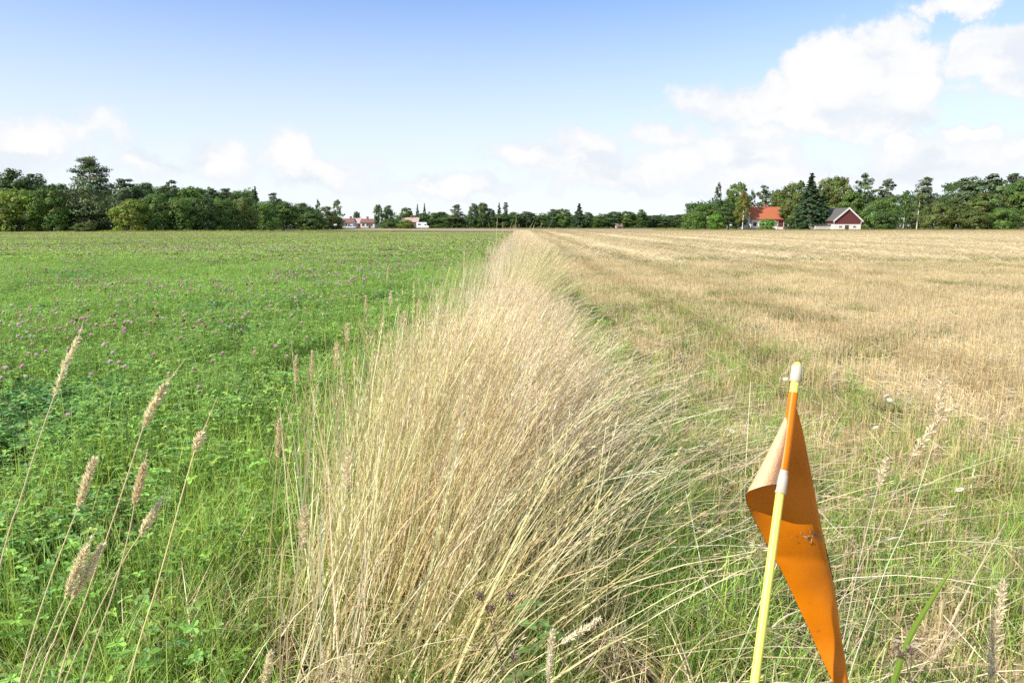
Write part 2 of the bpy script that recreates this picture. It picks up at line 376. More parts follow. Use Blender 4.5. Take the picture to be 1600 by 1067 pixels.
def clover_tile(seed, size, n, leaf, H, nblade, bw=.004, blade_h=1.0):
    rng = np.random.default_rng(seed); mb = MB()
    c = np.stack([rng.uniform(-size / 2, size / 2, n), rng.uniform(-size / 2, size / 2, n), H * (1 - rng.random(n) ** 1.5 * .75)], 1)
    tilt = np.abs(rng.normal(.25, .28, n)); ta = rng.uniform(0, 6.28, n)
    up = np.stack([np.sin(tilt) * np.cos(ta), np.sin(tilt) * np.sin(ta), np.cos(tilt)], 1)
    x = np.cross(up, rng.normal(0, 1, (n, 3))); x /= np.linalg.norm(x, axis=1)[:, None]; y = np.cross(up, x)
    L = leaf * rng.uniform(.6, 1.25, n); C = jitter(rng, n, GREEN, .2, .08); k = rng.random(n)
    C[k < .3] = jitter(rng, (k < .3).sum(), DARK, .2, .08); C[k > .93] = jitter(rng, (k > .93).sum(), LIME, .15, .08)
    for j in range(3):
        ph = j * 2.094 + rng.normal(0, .15, n)
        u = np.cos(ph)[:, None] * x + np.sin(ph)[:, None] * y; w = np.cross(up, u); l = L[:, None]
        fold = up * l * .10
        V = np.stack([c, c + u * l * .35 + w * l * .33 + fold, c + u * l * .78 + w * l * .31 + fold, c + u * l - up * l * .08, c + u * l * .78 - w * l * .31 + fold, c + u * l * .35 - w * l * .33 + fold], 1).reshape(-1, 3)
        i = (np.arange(n) * 6)[:, None]
        mb.add(V, np.concatenate([i + np.array([[0, 1, 2, 3]]), i + np.array([[0, 3, 4, 5]])]), np.repeat(C * rng.uniform(.92, 1.08, (n, 1)), 6, 0), 0)
    ns = n // 3                         # leaf stalks
    b = c[:ns] * np.array([1, 1, 0]) + rng.normal(0, .015, (ns, 3)) * [1, 1, 0]
    ribbons(mb, rng, b, rng.uniform(0, 6.28, ns), np.abs(rng.normal(0, .15, ns)), np.zeros(ns), c[:ns, 2], np.full(ns, .002 * leaf / .026), 1, jitter(rng, ns, GREEN, .15), tip=.8)
    m = nblade; b = np.stack([rng.uniform(-size / 2, size / 2, m), rng.uniform(-size / 2, size / 2, m), np.zeros(m)], 1)
    ribbons(mb, rng, b, rng.uniform(0, 6.28, m), np.abs(rng.normal(.12, .15, m)), np.abs(rng.normal(.5, .4, m)), H * blade_h * rng.uniform(.8, 1.5, m), bw * rng.uniform(.7, 1.3, m), 4, jitter(rng, m, LIME, .2, .1), mat=1, twist=.6)
    return proto('clover_tile', mb, [M['clover'], M['blade']])
def stubble_tile(seed, size, row, per_m, H, w, lying, long=None):
    rng = np.random.default_rng(seed); mb = MB(); nr = int(round(size / row)); B = []; lg = long or size
    for i in range(nr):
        k = int(per_m * lg); y = rng.uniform(-lg / 2, lg / 2, k)
        keep = smooth_noise(y + i * 7.3 + seed, y * 0 + i, .11, seed) > .22; y = y[keep]
        B.append(np.stack([-size / 2 + row * (i + .5) + rng.normal(0, row * .13, len(y)), y, np.zeros(len(y))], 1))
    B = np.concatenate(B); n = len(B); C = np.where(rng.random((n, 1)) < .75, jitter(rng, n, (.65, .53, .30), .16, .05), jitter(rng, n, (.54, .42, .25), .2, .05))
    ribbons(mb, rng, B, rng.uniform(0, 6.28, n), np.abs(rng.normal(.03, .16, n)), rng.normal(0, .1, n), H * rng.normal(1, .22, n).clip(.35, 1.5), w * rng.uniform(.7, 1.3, n), 1, C, twist=1, tip=.85)
    m = lying; b = np.stack([rng.uniform(-size / 2, size / 2, m), rng.uniform(-lg / 2, lg / 2, m), rng.uniform(.008, .5 * H, m)], 1)
    ribbons(mb, rng, b, rng.uniform(0, 6.28, m), rng.normal(1.45, .18, m), rng.normal(.05, .2, m), rng.uniform(.08, .32, m) * (w / .004) ** .5, w * rng.uniform(.6, 1.4, m), 2, jitter(rng, m, (.72, .62, .42), .16, .05), twist=1, tip=.8)
    return proto('stubble_tile', mb, M['straw'])
def weed(seed, n, rad, H):
    """low broad-leaved weed with lobed leaves"""
    rng = np.random.default_rng(seed); mb = MB()
    az = rng.uniform(0, 6.28, n); b = np.stack([np.cos(az), np.sin(az), np.zeros(n)], 1) * (rad * np.sqrt(rng.random(n)))[:, None]
    C = jitter(rng, n, (.085, .19, .035), .2, .1)
    ribbons(mb, rng, b, az + rng.normal(0, .5, n), rng.uniform(.1, .8, n), rng.uniform(.2, 1.1, n), H * rng.uniform(.5, 1.2, n), .016 * rng.uniform(.5, 1.2, n), 4, C, twist=.4, tip=.15)
    m = n; c = np.stack([rng.normal(0, rad * .6, m), rng.normal(0, rad * .6, m), H * rng.uniform(.2, .9, m)], 1)
    u = rng.normal(0, 1, (m, 3)) * [1, 1, .35]; u /= np.linalg.norm(u, axis=1)[:, None]; w = np.cross(u, [0, 0, 1.0])
    quads_at(mb, c, w * .009, u * .022, jitter(rng, m, (.10, .22, .04), .2, .1))
    return proto('weed', mb, M['blade'])

rngs = np.random.default_rng(11)
def jit_grid(x0, x1, y0, y1, step, rng=rngs, j=.5):
    X, Y = np.meshgrid(np.arange(x0, x1, step) + step / 2, np.arange(y0, y1, step) + step / 2)
    X, Y = X.ravel(), Y.ravel(); return X + rng.uniform(-j, j, len(X)) * step, Y + rng.uniform(-j, j, len(Y)) * step
ones3 = lambda n: np.ones((n, 3))
PI = math.pi

# --- clover
near_c = [clover_tile(100 + i,   .5, 300, .0235, .27, 75, .004, 1.08) for i in range(5)] + [clover_tile(110 + i, .5, 240, .034, .22, 16) for i in range(2)] + [clover_tile(115 + i, .5, 130, .024, .24, 190, .0042, 1.15) for i in range(3)]
X, Y = jit_grid(-26, -1.0, .2, 26, .46)
ok = (X < sl(LX + .1, Y) + .25 * (rngs.random(len(X)) - .5)) & (X > -1.15 * Y - 2.5) & (np.hypot(X, Y) > 1.0)
X, Y = X[ok], Y[ok]; n = len(X)
w = X - sl(LX, Y); nz = smooth_noise(X, Y, 1.1, 5); nb = smooth_noise(X, Y, 2.6, 9)
idx = np.where(nz > .82, rngs.integers(5, 7, n), rngs.integers(0, 5, n)); idx = np.where((w > -.55 - .5 * nb) | (rngs.random(n) < .10), rngs.integers(7, 10, n), idx)
tint = ones3(n) * (1.26 + .3 * nb)[:, None]; tint[idx >= 7] *= np.array([.95, .96, .9]); tint[(idx >= 5) & (idx < 7)] *= np.array([.82, .92, 1.15])
scatter('clover_plants', np.stack([X, Y, np.full(n, .0)], 1), rngs.uniform(0, 6.28, n), np.stack([rngs.uniform(1., 1.2, n)] * 2 + [rngs.uniform(.8, 1.25, n) * np.where(w > -.4, .85, 1)], 1), idx, tint, near_c,
        'dense green clover leaves and grass blades filling the left field', 'clover')
far_c = [clover_tile(120 + i, 2.0, 1000, .075, .30, 260, .011) for i in range(4)]
X, Y = jit_grid(-150, 1.6, 25, 120, 1.8)
ok = (X < sl(LX - .8, Y)) & (X > -1.0 * Y - 8) & (Y < 118 + .05 * -X); X, Y = X[ok], Y[ok]; n = len(X)
nb = smooth_noise(X, Y, 7, 3); f = np.clip((Y - 24) / 62, 0, 1)[:, None] ** .8
tint = (1 - f) * np.array([1.46, 1.38, 1.25]) + f * np.array([1.75, 1.32, 1.75]); tint = tint * (.85 + .3 * nb)[:, None]
scatter('clover_sward', np.stack([X, Y, np.zeros(n)], 1), rngs.uniform(0, 6.28, n), rngs.uniform(.95, 1.15, n), rngs.integers(0, 4, n), tint, far_c, 'far part of the green clover field running to the trees', 'clover')

# --- stubble
near_s = [stubble_tile(200 + i, .5, .125, 120, .145, .0042, 110) for i in range(6)]
X, Y = jit_grid(-1, 32, .3, 26, .5, j=.04)
ok = (X > sl(RX + .15, Y) + .3 * rngs.random(len(X))) & (X < 1.05 * Y + 2.5) & (np.hypot(X, Y) > 1.3); X, Y = X[ok], Y[ok]; n = len(X)
w = X - sl(RX, Y); nb = smooth_noise(X, Y, 1.3, 21); edge = np.clip(w / 2.2, 0, 1)
keep = (rngs.random(n) < .82 + .4 * edge) ; X, Y, w, nb = X[keep], Y[keep], w[keep], nb[keep]; n = len(X)
tint = ones3(n) * (.86 + .3 * smooth_noise(X, Y, .9, 22))[:, None]; c_ = w % 6.2; tint = np.where(((np.abs(c_ - 1.6) < .3) | (np.abs(c_ - 3.5) < .3))[:, None], tint * np.array([.85, .83, .77]), tint)
scatter('stubble', np.stack([X, Y, np.zeros(n)], 1), np.where(rngs.random(n) < .5, 0, PI) + rngs.normal(0, .04, n), np.stack([rngs.uniform(1, 1.1, n)] * 2 + [rngs.uniform(.7, 1.2, n)], 1), rngs.integers(0, 6, n), tint, near_s,
        'rows of pale cut straw stalks on the right field', 'stubble')
far_s = [stubble_tile(220 + i, .5, .25, 42, .13, .010, 150, long=4.0) for i in range(4)] + [stubble_tile(226 + i, .5, .25, 22, .07, .010, 420, long=4.0) for i in range(2)]
W_, Y_ = np.meshgrid(np.arange(.9, 190, .5), np.arange(27, 180, 3.9)); W_, Y_ = W_.ravel(), Y_.ravel(); Y_ = Y_ + rngs.uniform(-1.2, 1.2, len(Y_)); X_ = sl(RX, Y_) + W_
ok = X_ < 1.0 * Y_ + 8; W_, X_, Y_ = W_[ok], X_[ok], Y_[ok]; n = len(W_)
def field_marks(w, y):                  # what the harvester left: wheel tracks and swaths of chaff along the rows
    c = w % 6.2; wob = .25 * np.sin(y * .06 + w)
    return (np.abs(c - 1.6 + wob) < .36) | (np.abs(c - 3.5 + wob) < .36), np.abs(c - 5.2 + wob) < .62
trk, swa = field_marks(W_, Y_); f = np.clip((Y_ - 95) / 60, 0, 1)[:, None]
tint = ones3(n) * (.92 + .16 * smooth_noise(X_, Y_, 6, 23))[:, None]; tint = np.where(trk[:, None], tint * np.array([.74, .72, .66]), tint); tint = np.where(swa[:, None], tint * np.array([1.12, 1.10, 1.08]), tint); tint *= (1 - f) + f * np.array([.80, .74, .68])
idx = np.where(swa | (trk & (rngs.random(n) < .5)), rngs.integers(4, 6, n), rngs.integers(0, 4, n))
scatter('stubble_far', np.stack([X_, Y_, np.zeros(n)], 1), np.where(rngs.random(n) < .5, 0, PI) - SLOPE, rngs.uniform(.97, 1.04, n), idx, tint, far_s, 'far pale stubble running up to the trees on the right', 'stubble')
# weeds in the stubble
weeds = [weed(240 + i, 26, .09, .15) for i in range(3)] + [blade_tuft(245 + i, 60, .12, .22, (GREEN, LIME, GREEN)) for i in range(3)]
X, Y = jit_grid(0, 30, 1.0, 30, .2)
w = X - sl(RX, Y); nb = smooth_noise(X, Y, .75, 31) * .6 + smooth_noise(X, Y, 2.4, 32) * .4
edge = np.exp(-np.clip(w, 0, 99) / 1.7) * np.exp(-np.clip(Y - 3, 0, 99) / 22)
ok = (w > -.2) & (X < 1.05 * Y + 2) & (np.hypot(X, Y) > 1.1) & (nb + .17 * edge + .16 * np.exp(-Y / 6) > .60); X, Y = X[ok], Y[ok]; n = len(X)
scatter('stubble_weeds', np.stack([X, Y, np.zeros(n)], 1), rngs.uniform(0, 6.28, n), rngs.uniform(.6, 1.15, n), rngs.integers(0, 6, n), ones3(n) * rngs.uniform(.75, 1.15, (n, 1)) * np.array([1.2, .92, .95]), weeds, 'green weeds and volunteer grass growing among the stubble', 'weeds')
X, Y = jit_grid(0, 130, 28, 165, .9)
w = X - sl(RX, Y); nb = smooth_noise(w, Y * .35, 2.2, 33) * .55 + smooth_noise(X, Y, 9, 34) * .45
ok = (w > .0) & (X < Y + 5) & (nb > .66 - .30 * np.exp(-w / 2.2) * np.exp(-(Y - 28) / 70)); X, Y = X[ok], Y[ok]; n = len(X)
scatter('stubble_weeds_far', np.stack([X, Y, np.zeros(n)], 1), rngs.uniform(0, 6.28, n), np.stack([rngs.uniform(2, 4, n), rngs.uniform(2, 4, n), rngs.uniform(.8, 1.2, n)], 1), rngs.integers(0, 6, n), ones3(n) * np.array([1.7, 1.1, 1.5]), weeds, 'patches of green weeds far out in the stubble', 'weeds')

# --- the strip of tall dry grass
st = []
st += [straw_tuft(300 + i, 26, .13, .95, .27, .25, heads=.6, spread=.28) for i in range(5)]                 # 0-4 upright
st += [straw_tuft(310 + i, 24, .15, .95, .46, .45, heads=.4) for i in range(4)]                   # 5-8 leaning to the right
st += [straw_tuft(320 + i, 22, .18, .90, .80, .70, heads=.45, spread=.5) for i in range(4)]       # 9-12 lodged
st += [straw_tuft(330 + i, 40, .30, .95, .12, .22, w=.006, heads=.8, nseg=3) for i in range(3)]   # 13-15 far
def strip(x0, x1, y0, y1, step):
    W, Y = jit_grid(x0, x1, y0, y1, step); return W, Y
P = []
W, Y = strip(-1.35, 1.75, 1.25, 12, .125); P.append((W, Y))
W, Y = strip(-.9, -.3, 1.55, 4.5, .15); P.append((W, Y))
W, Y = strip(-1.4, 1.6, 12, 30, .2); P.append((W, Y))
W = np.concatenate([p[0] for p in P]); Y = np.concatenate([p[1] for p in P]); n = len(W)
X = sl(W, Y)
nb = smooth_noise(X, Y, .5, 41); r = rngs.random(n)
edge_l = np.interp(Y, [1, 3.5, 6, 8, 10, 15, 16.5, 30], [-.88, -.88, -.78, -.66, -.50, -.50, -.85, -.95])
edge_r = np.interp(Y, [1, 4, 7, 8, 10, 15, 16, 30], [.95, .76, .56, .52, .50, .50, .58, .60])
den = np.clip((W - edge_l + .06 * np.sin(Y * 1.7)) / .28, 0, 1) * np.clip((edge_r - W) / .95, 0, 1) * np.clip((Y - 1.15 - np.where(W > -.2, .35 + (W + .2) * 1.3, (-.2 - W) * .25)) / 1.6, .03, 1) * np.interp(W, [-.1, .35], [1, .48])
ok = (r < den * (.55 + .8 * nb)) & (np.hypot(X, Y) > 1.35); W, X, Y, nb = W[ok], X[ok], Y[ok], nb[ok]; n = len(X)
q = W + rngs.normal(0, .24, n)
idx = np.where(q < .0, rngs.integers(0, 5, n), np.where(q < .55, rngs.integers(5, 9, n), rngs.integers(9, 13, n)))
up = np.clip((Y - 7) / 5, 0, 1); core = np.exp(-((W - .05) / .62) ** 4)
clump = core * np.exp(-((Y - 12.3) / 3.2) ** 6); core = np.exp(-((W - .02) / .44) ** 6)
hz = np.interp(W, [-1, -.3, .3, .9], [1.10, 1.04, .80, .62]) * (.86 - .17 * np.clip((Y - 5) / 4, 0, 1) - .06 * np.clip((Y - 14) / 3, 0, 1) + .60 * np.exp(-((W - .0) / .43) ** 6) * np.exp(-((Y - 12.3) / 2.9) ** 6)) * np.where(W > .8, .8, 1) * rngs.normal(1, .05, n) * np.where(W < -.9, .9, 1)
tint = ones3(n) * (.92 + .18 * smooth_noise(X, Y, .8, 42))[:, None]; g = (smooth_noise(X, Y, .6, 43) > .66)[:, None]; tint = np.where(g, tint * np.array([.90, .97, .74]), tint)
scatter('tall_dry_grass', np.stack([X, Y, np.zeros(n)], 1), np.stack([(smooth_noise(X, Y, .55, 44) - .5) * .5 + rngs.normal(0, .05, n), (smooth_noise(X, Y, .6, 45) - .5) * .5 + rngs.normal(0, .05, n), rngs.normal(0, .30, n) + (smooth_noise(X, Y, .8, 46) - .5) * 1.0], 1), np.stack([np.ones(n), np.ones(n), hz], 1), idx, tint, st, 'tall pale dry grass standing and leaning in the strip between the fields', 'dry grass')
W, Y = strip(-1.3, 1.5, 30, 118, .42); r = rngs.random(len(W)); ok = r < np.clip((W + 1.1) / .4, 0, 1) * np.clip((1.0 - W) / .5, 0, 1); W, Y = W[ok], Y[ok]; n = len(W)
scatter('tall_dry_grass_far', np.stack([sl(W, Y), Y, np.zeros(n)], 1), rngs.normal(0, .35, n), np.stack([np.full(n, 1.2), np.full(n, 1.2), rngs.normal(.62, .06, n)], 1), rngs.integers(13, 16, n), ones3(n) * np.array([1, .97, .92]), st, 'far end of the strip of tall dry grass', 'dry grass')
# green and yellowing grass low in the strip
lo = [blade_tuft(350 + i, 72, .11, .34, (GREEN, LIME, GREEN), lean=.2, bend=.9, w=.005) for i in range(4)] + [blade_tuft(355 + i, 40, .12, .34, (HAY, (.40, .34, .12), STRAW), lean=.4, bend=1.1) for i in range(3)]
W, Y = strip(-1.7, 3.8, .9, 22, .115); X = sl(W, Y); n = len(W); nb = smooth_noise(X, Y, .45, 51)
ok = (np.hypot(X, Y) > 1.05) & (rngs.random(n) < (.45 + .6 * nb) * np.clip((3.9 - .05 * Y - W) / 1.4, 0, 1) * np.where(W > .75, .85 * np.exp(-np.clip(Y - 3.5, 0, 99) / 4.5), 1)); W, X, Y = W[ok], X[ok], Y[ok]; n = len(W)
idx = np.where(rngs.random(n) < .72 + .1 * (W > .9) - .25 * np.exp(-((W - .1) / .5) ** 2), rngs.integers(0, 4, n), rngs.integers(4, 7, n))
scatter('low_grass', np.stack([X, Y, np.zeros(n)], 1), rngs.uniform(0, 6.28, n), rngs.uniform(.6, 1.15, n) * np.where(W > 1.0, .68, np.where(W < -1.3, .8, 1)), idx, ones3(n) * rngs.uniform(.85, 1.25, (n, 1)) * np.where(W > .5, 1.22, 1.05)[:, None], lo, 'green and yellowing grass blades under the tall dry grass', 'grass')
# lodged straw lying right of the strip and scattered single stems along both sides
lying = [straw_tuft(370 + i, 16, .2, .80, 1.12, .42, heads=.4, spread=.24, leaves=3) for i in range(4)]
thin = [straw_tuft(380 + i, 5, .10, 1.02, .10, .18, heads=1.0, spread=.25, leaves=2) for i in range(4)]
W, Y = strip(.3, 2.3, 1.3, 11, .19); X = sl(W, Y); n = len(W); ok = (rngs.random(n) < np.clip((1.9 - W) / 3.2, 0, .32) * np.exp(-np.clip(Y - 3.5, 0, 9) / 2.5)) & (np.hypot(X, Y) > 1.5); X, Y = X[ok], Y[ok]; n1 = len(X)
W2, Y2 = strip(-1.3, -.6, 2.7, 20, .22); ok = rngs.random(len(W2)) < .55 * np.clip((W2 + 1.35) / .5, .1, 1); W2, Y2 = W2[ok], Y2[ok]; n2 = len(W2)
scatter('scattered_dry_stems', np.stack([np.concatenate([X, sl(W2, Y2)]), np.concatenate([Y, Y2]), np.zeros(n1 + n2)], 1), np.concatenate([rngs.normal(.1, .5, n1), rngs.normal(0, .5, n2)]),
        np.concatenate([rngs.uniform(.7, 1.1, n1), rngs.uniform(.7, 1.08, n2)]), np.concatenate([rngs.integers(0, 4, n1), rngs.integers(4, 8, n2)]), ones3(n1 + n2), lying + thin, 'loose bent dry stems on both sides of the strip', 'dry grass')
# rough grass along the far field edges
mg = [blade_tuft(390 + i, 160, .8, .75, c, w=.03, nseg=3) for i, c in enumerate(((LIME, (.30, .27, .09)), (GREEN, (.27, .25, .08)), ((.34, .28, .12), LIME)))]
X1, Y1 = jit_grid(40, 215, 184, 196, 1.3); Y1 = Y1 + .0 * X1
X2, Y2 = jit_grid(-170, -22, 138, 143, 1.2); Y2 = Y2 - .02 * (X2 + 22) + .06 * (X2 + 110).clip(0)
X3, Y3 = jit_grid(-90, 110, 290, 300, 2.2)
X = np.concatenate([X1, X2, X3]); Y = np.concatenate([Y1, Y2, Y3]); n = len(X)
scatter('field_margin', np.stack([X, Y, np.zeros(n)], 1), rngs.uniform(0, 6.28, n), np.stack([rngs.uniform(.9, 1.5, n)] * 2 + [rngs.uniform(.4, .9, n) * np.where(Y > 180, .8, 1)], 1), rngs.integers(0, 3, n), ones3(n) * rngs.uniform(.8, 1.2, (n, 1)), mg, 'rough olive grass along the far field edges', 'grass')

# ------------------------------------------------------------------ trees
def crown_from_clumps(rng, ctr, rad, per, leaf, col, flat=.75, H0=1, outw=.6, mat=0, dv=.16):
    mb = MB(); n = len(ctr)
    c = np.repeat(ctr, per, 0); r = np.repeat(rad, per); m = len(c)
    d = rng.normal(0, 1, (m, 3)); d /= np.linalg.norm(d, axis=1)[:, None]
    rr = r * rng.uniform(.35, 1.08, m) ** .6
    p = c + d * rr[:, None] * np.array([1, 1, flat])
    axis = ctr.mean(0); rad_out = (p - axis) * [1, 1, .6]; rad_out /= np.linalg.norm(rad_out, axis=1)[:, None] + 1e-6
    nrm = d * outw * 1.3 + rad_out * .7 + rng.normal(0, .38, (m, 3)) + np.array([0, 0, .3]); nrm /= np.linalg.norm(nrm, axis=1)[:, None]
    ux = np.cross(nrm, rng.normal(0, 1, (m, 3))); ux /= np.linalg.norm(ux, axis=1)[:, None]; uy = np.cross(nrm, ux)
    s = leaf * rng.uniform(.55, 1.3, m)
    C = np.repeat(jitter(rng, n, col, dv, .07), per, 0) * rng.normal(1, .10, (m, 1)).clip(.6, 1.5)
    p[:, 2] = np.maximum(p[:, 2], .05)
    quads_at(mb, p, ux * s[:, None], uy * (s * .7)[:, None], C, mat)
    return mb
def trunk_mb(rng, H, r, limbs=6, lo=.3, hi=.85, reach=2.0, bend=.02):
    mb = MB(); k = 9; z = np.linspace(-.05, H, k); off = np.cumsum(rng.normal(0, bend * H / k, (k, 2)), 0)
    P = np.column_stack([off[:, 0], off[:, 1], z]); P[0, :2] = P[1, :2] * .5
    mb.tube(P, np.interp(z, [0, .4, H], [r * 1.35, r, r * .18]), 7)
    for i in range(limbs):
        t = rng.uniform(lo, hi); b = np.array([np.interp(t * H, z, P[:, 0]), np.interp(t * H, z, P[:, 1]), t * H]); a = rng.uniform(0, 6.28); q = reach * rng.uniform(.5, 1) * (1.2 - t)
        e = b + np.array([math.cos(a) * q, math.sin(a) * q, q * rng.uniform(.2, .7)]); mid = (b + e) / 2 + np.array([0, 0, -.08 * q])
        mb.tube([b, mid, e], [r * .4 * (1.1 - t), r * .28 * (1.1 - t), r * .08], 5)
    return mb
def leafy(seed, H, W, skirt=.10, n=110, per=76, leaf=.25, col=(.075, .125, .025), rough=.22, peak=.5):
    rng = np.random.default_rng(seed); t = rng.beta(1.25, 1.15, n) * (1 - skirt) + skirt
    s = (t - skirt) / (1 - skirt); f = np.sqrt(np.clip(1 - ((s - peak * .8) / (1.02 - peak * .8 if True else 1)) ** 2, .02, 1)); f = np.where(s < peak * .8, np.clip(.72 + .28 * s / (peak * .8), 0, 1), f)
    a = rng.uniform(0, 6.28, n); lob = 1 + rough * np.sin(a * 3 + seed) * np.sin(t * 9 + seed)
    rr = W / 2 * f * np.sqrt(rng.uniform(.25, 1, n)) * lob * .86
    ctr = np.stack([rr * np.cos(a), rr * np.sin(a), t * H * .95], 1); rad = W * rng.uniform(.07, .15, n)
    ctr[:, 2] = np.maximum(ctr[:, 2], rad * .6)
    return crown_from_clumps(rng, ctr, rad, per, leaf, col), trunk_mb(rng, H * .8, .022 * H, 7, .25, .8, W * .5)
def airy(seed, H, W, skirt=.2, n=70, per=40, leaf=.22, col=(.085, .125, .035)):
    rng = np.random.default_rng(seed); t = rng.uniform(skirt, 1, n); s = (t - skirt) / (1 - skirt)
    f = np.interp(s, [0, .25, .6, .85, 1], [.7, 1, .8, .45, .12]); a = rng.uniform(0, 6.28, n); rr = W / 2 * f * rng.uniform(.2, 1, n)
    ctr = np.stack([rr * np.cos(a), rr * np.sin(a), t * H * .97], 1)
    return crown_from_clumps(rng, ctr, W * rng.uniform(.05, .12, n), per, leaf, col, flat=1.2), trunk_mb(rng, H * .92, .013 * H, 10, .25, .9, W * .45, .03)
def pine(seed, H, W, skirt=.3, n=44, per=95, leaf=.27, col=(.105, .145, .07), shape=((0, .75), (.3, 1), (.7, .8), (1, .3)), radk=1.0):
    rng = np.random.default_rng(seed); t = np.linspace(skirt, .97, n) + rng.normal(0, .02, n); s = (t - skirt) / (1 - skirt)
    f = np.interp(s, [x for x, _ in shape], [y for _, y in shape]); a = np.arange(n) * 2.4 + rng.normal(0, .5, n); rr = W / 2 * f * rng.uniform(.15, .92, n)
    ctr = np.stack([rr * np.cos(a), rr * np.sin(a), t * H], 1); rad = W * rng.uniform(.10, .20, n) * (.6 + .5 * f) * radk
    return crown_from_clumps(rng, ctr, rad, per, leaf, col, flat=.42, outw=.4), trunk_mb(rng, H * .95, .018 * H, 14, .3, .92, W * .5, .03)
def spruce(seed, H, W, n=26, per=9, leaf=.24, col=(.06, .105, .045), fill=16):
    rng = np.random.default_rng(seed); ctr = []; rad = []
    for k in range(n):
        t = .04 + .94 * k / (n - 1); r = W / 2 * (1 - t) ** .8 * rng.uniform(.75, 1.1); t0 = t
        m = max(3, int(per * (1 - t) + 3)); a0 = rng.uniform(0, 6.28)
        for j in range(m):
            a = a0 + 6.28 * j / m + rng.normal(0, .3); t = min(.985, max(.02, t0 + rng.normal(0, .022)))
            for q in (.45, .75, 1.0):
                ctr.append((r * q * math.cos(a), r * q * math.sin(a), t * H + .02 * H - q * r * .28)); rad.append(.11 * W * (1 - t * .75) * (1.15 - .4 * q) * rng.uniform(.8, 1.2))
    for t in np.linspace(.70, .985, 30): ctr.append((rng.normal(0, .02) * W, rng.normal(0, .02) * W, t * H)); rad.append(W * (.02 + .22 * (1 - t)))
    return crown_from_clumps(rng, np.array(ctr), np.array(rad), fill, leaf, col, flat=.6, outw=.3, dv=.12), trunk_mb(rng, H * .97, .014 * H, 0)
def hedgeball(seed, H, W, col=(.09, .15, .03)): return leafy(seed, H, W, 0.0, 90, 80, .16, col, .15, .55)

GR = dict(dark=(.10, .168, .048), mid=(.135, .22, .052), olive=(.16, .205, .057), yell=(.22, .29, .052), blue=(.105, .165, .07), bright=(.17, .32, .05), gold=(.28, .27, .06))
KINDS = {}
def kind(key, fn, H, W, bark, name, leafm='foliage', var=3, **k):
    vs = []
    for i in range(var):
        c, t = fn(len(KINDS) * 17 + i * 5 + 1000, H, W, **k); S = np.diag([1 / W, 1 / W, 1 / H])
        for mb in (c, t): mb.v = [v @ S for v in mb.v]
        vs.append((c.mesh(name + '_crown', M[leafm]), t.mesh(name + '_trunk', M[bark], True)))
    KINDS[key] = (name, vs)
for tone in ('dark', 'mid', 'olive', 'yell', 'blue'): kind('leafy_' + tone, leafy, 13, 9, 'bark', 'leafy_tree', col=GR[tone], var=2)
for tone in ('dark', 'mid', 'yell', 'bright', 'olive'): kind('bush_' + tone, hedgeball, 6, 7, 'bark', 'bush', col=GR[tone], var=2)
for tone in ('mid', 'olive', 'gold', 'blue'): kind('airy_' + tone, airy, 14, 6, 'birch_bark' if tone != 'blue' else 'bark', 'birch_tree' if tone != 'blue' else 'slender_tree', col=GR[tone], var=2)
kind('pine', pine, 15, 8, 'pine_bark', 'pine_tree', 'needle')
kind('pine_low', pine, 15, 9, 'pine_bark', 'pine_tree', 'needle', skirt=.1, n=60, per=85, col=(.11, .155, .07))
kind('bigpine', pine, 16, 15, 'pine_bark', 'pine_tree', 'needle', var=1, skirt=.10, n=150, per=75, leaf=.22, col=(.115, .15, .065), radk=.62, shape=((0, .9), (.35, 1), (.52, .95), (.62, .62), (.75, .46), (.92, .46), (1, .25)))
kind('spruce', spruce, 15, 7, 'bark', 'spruce_tree', 'needle')

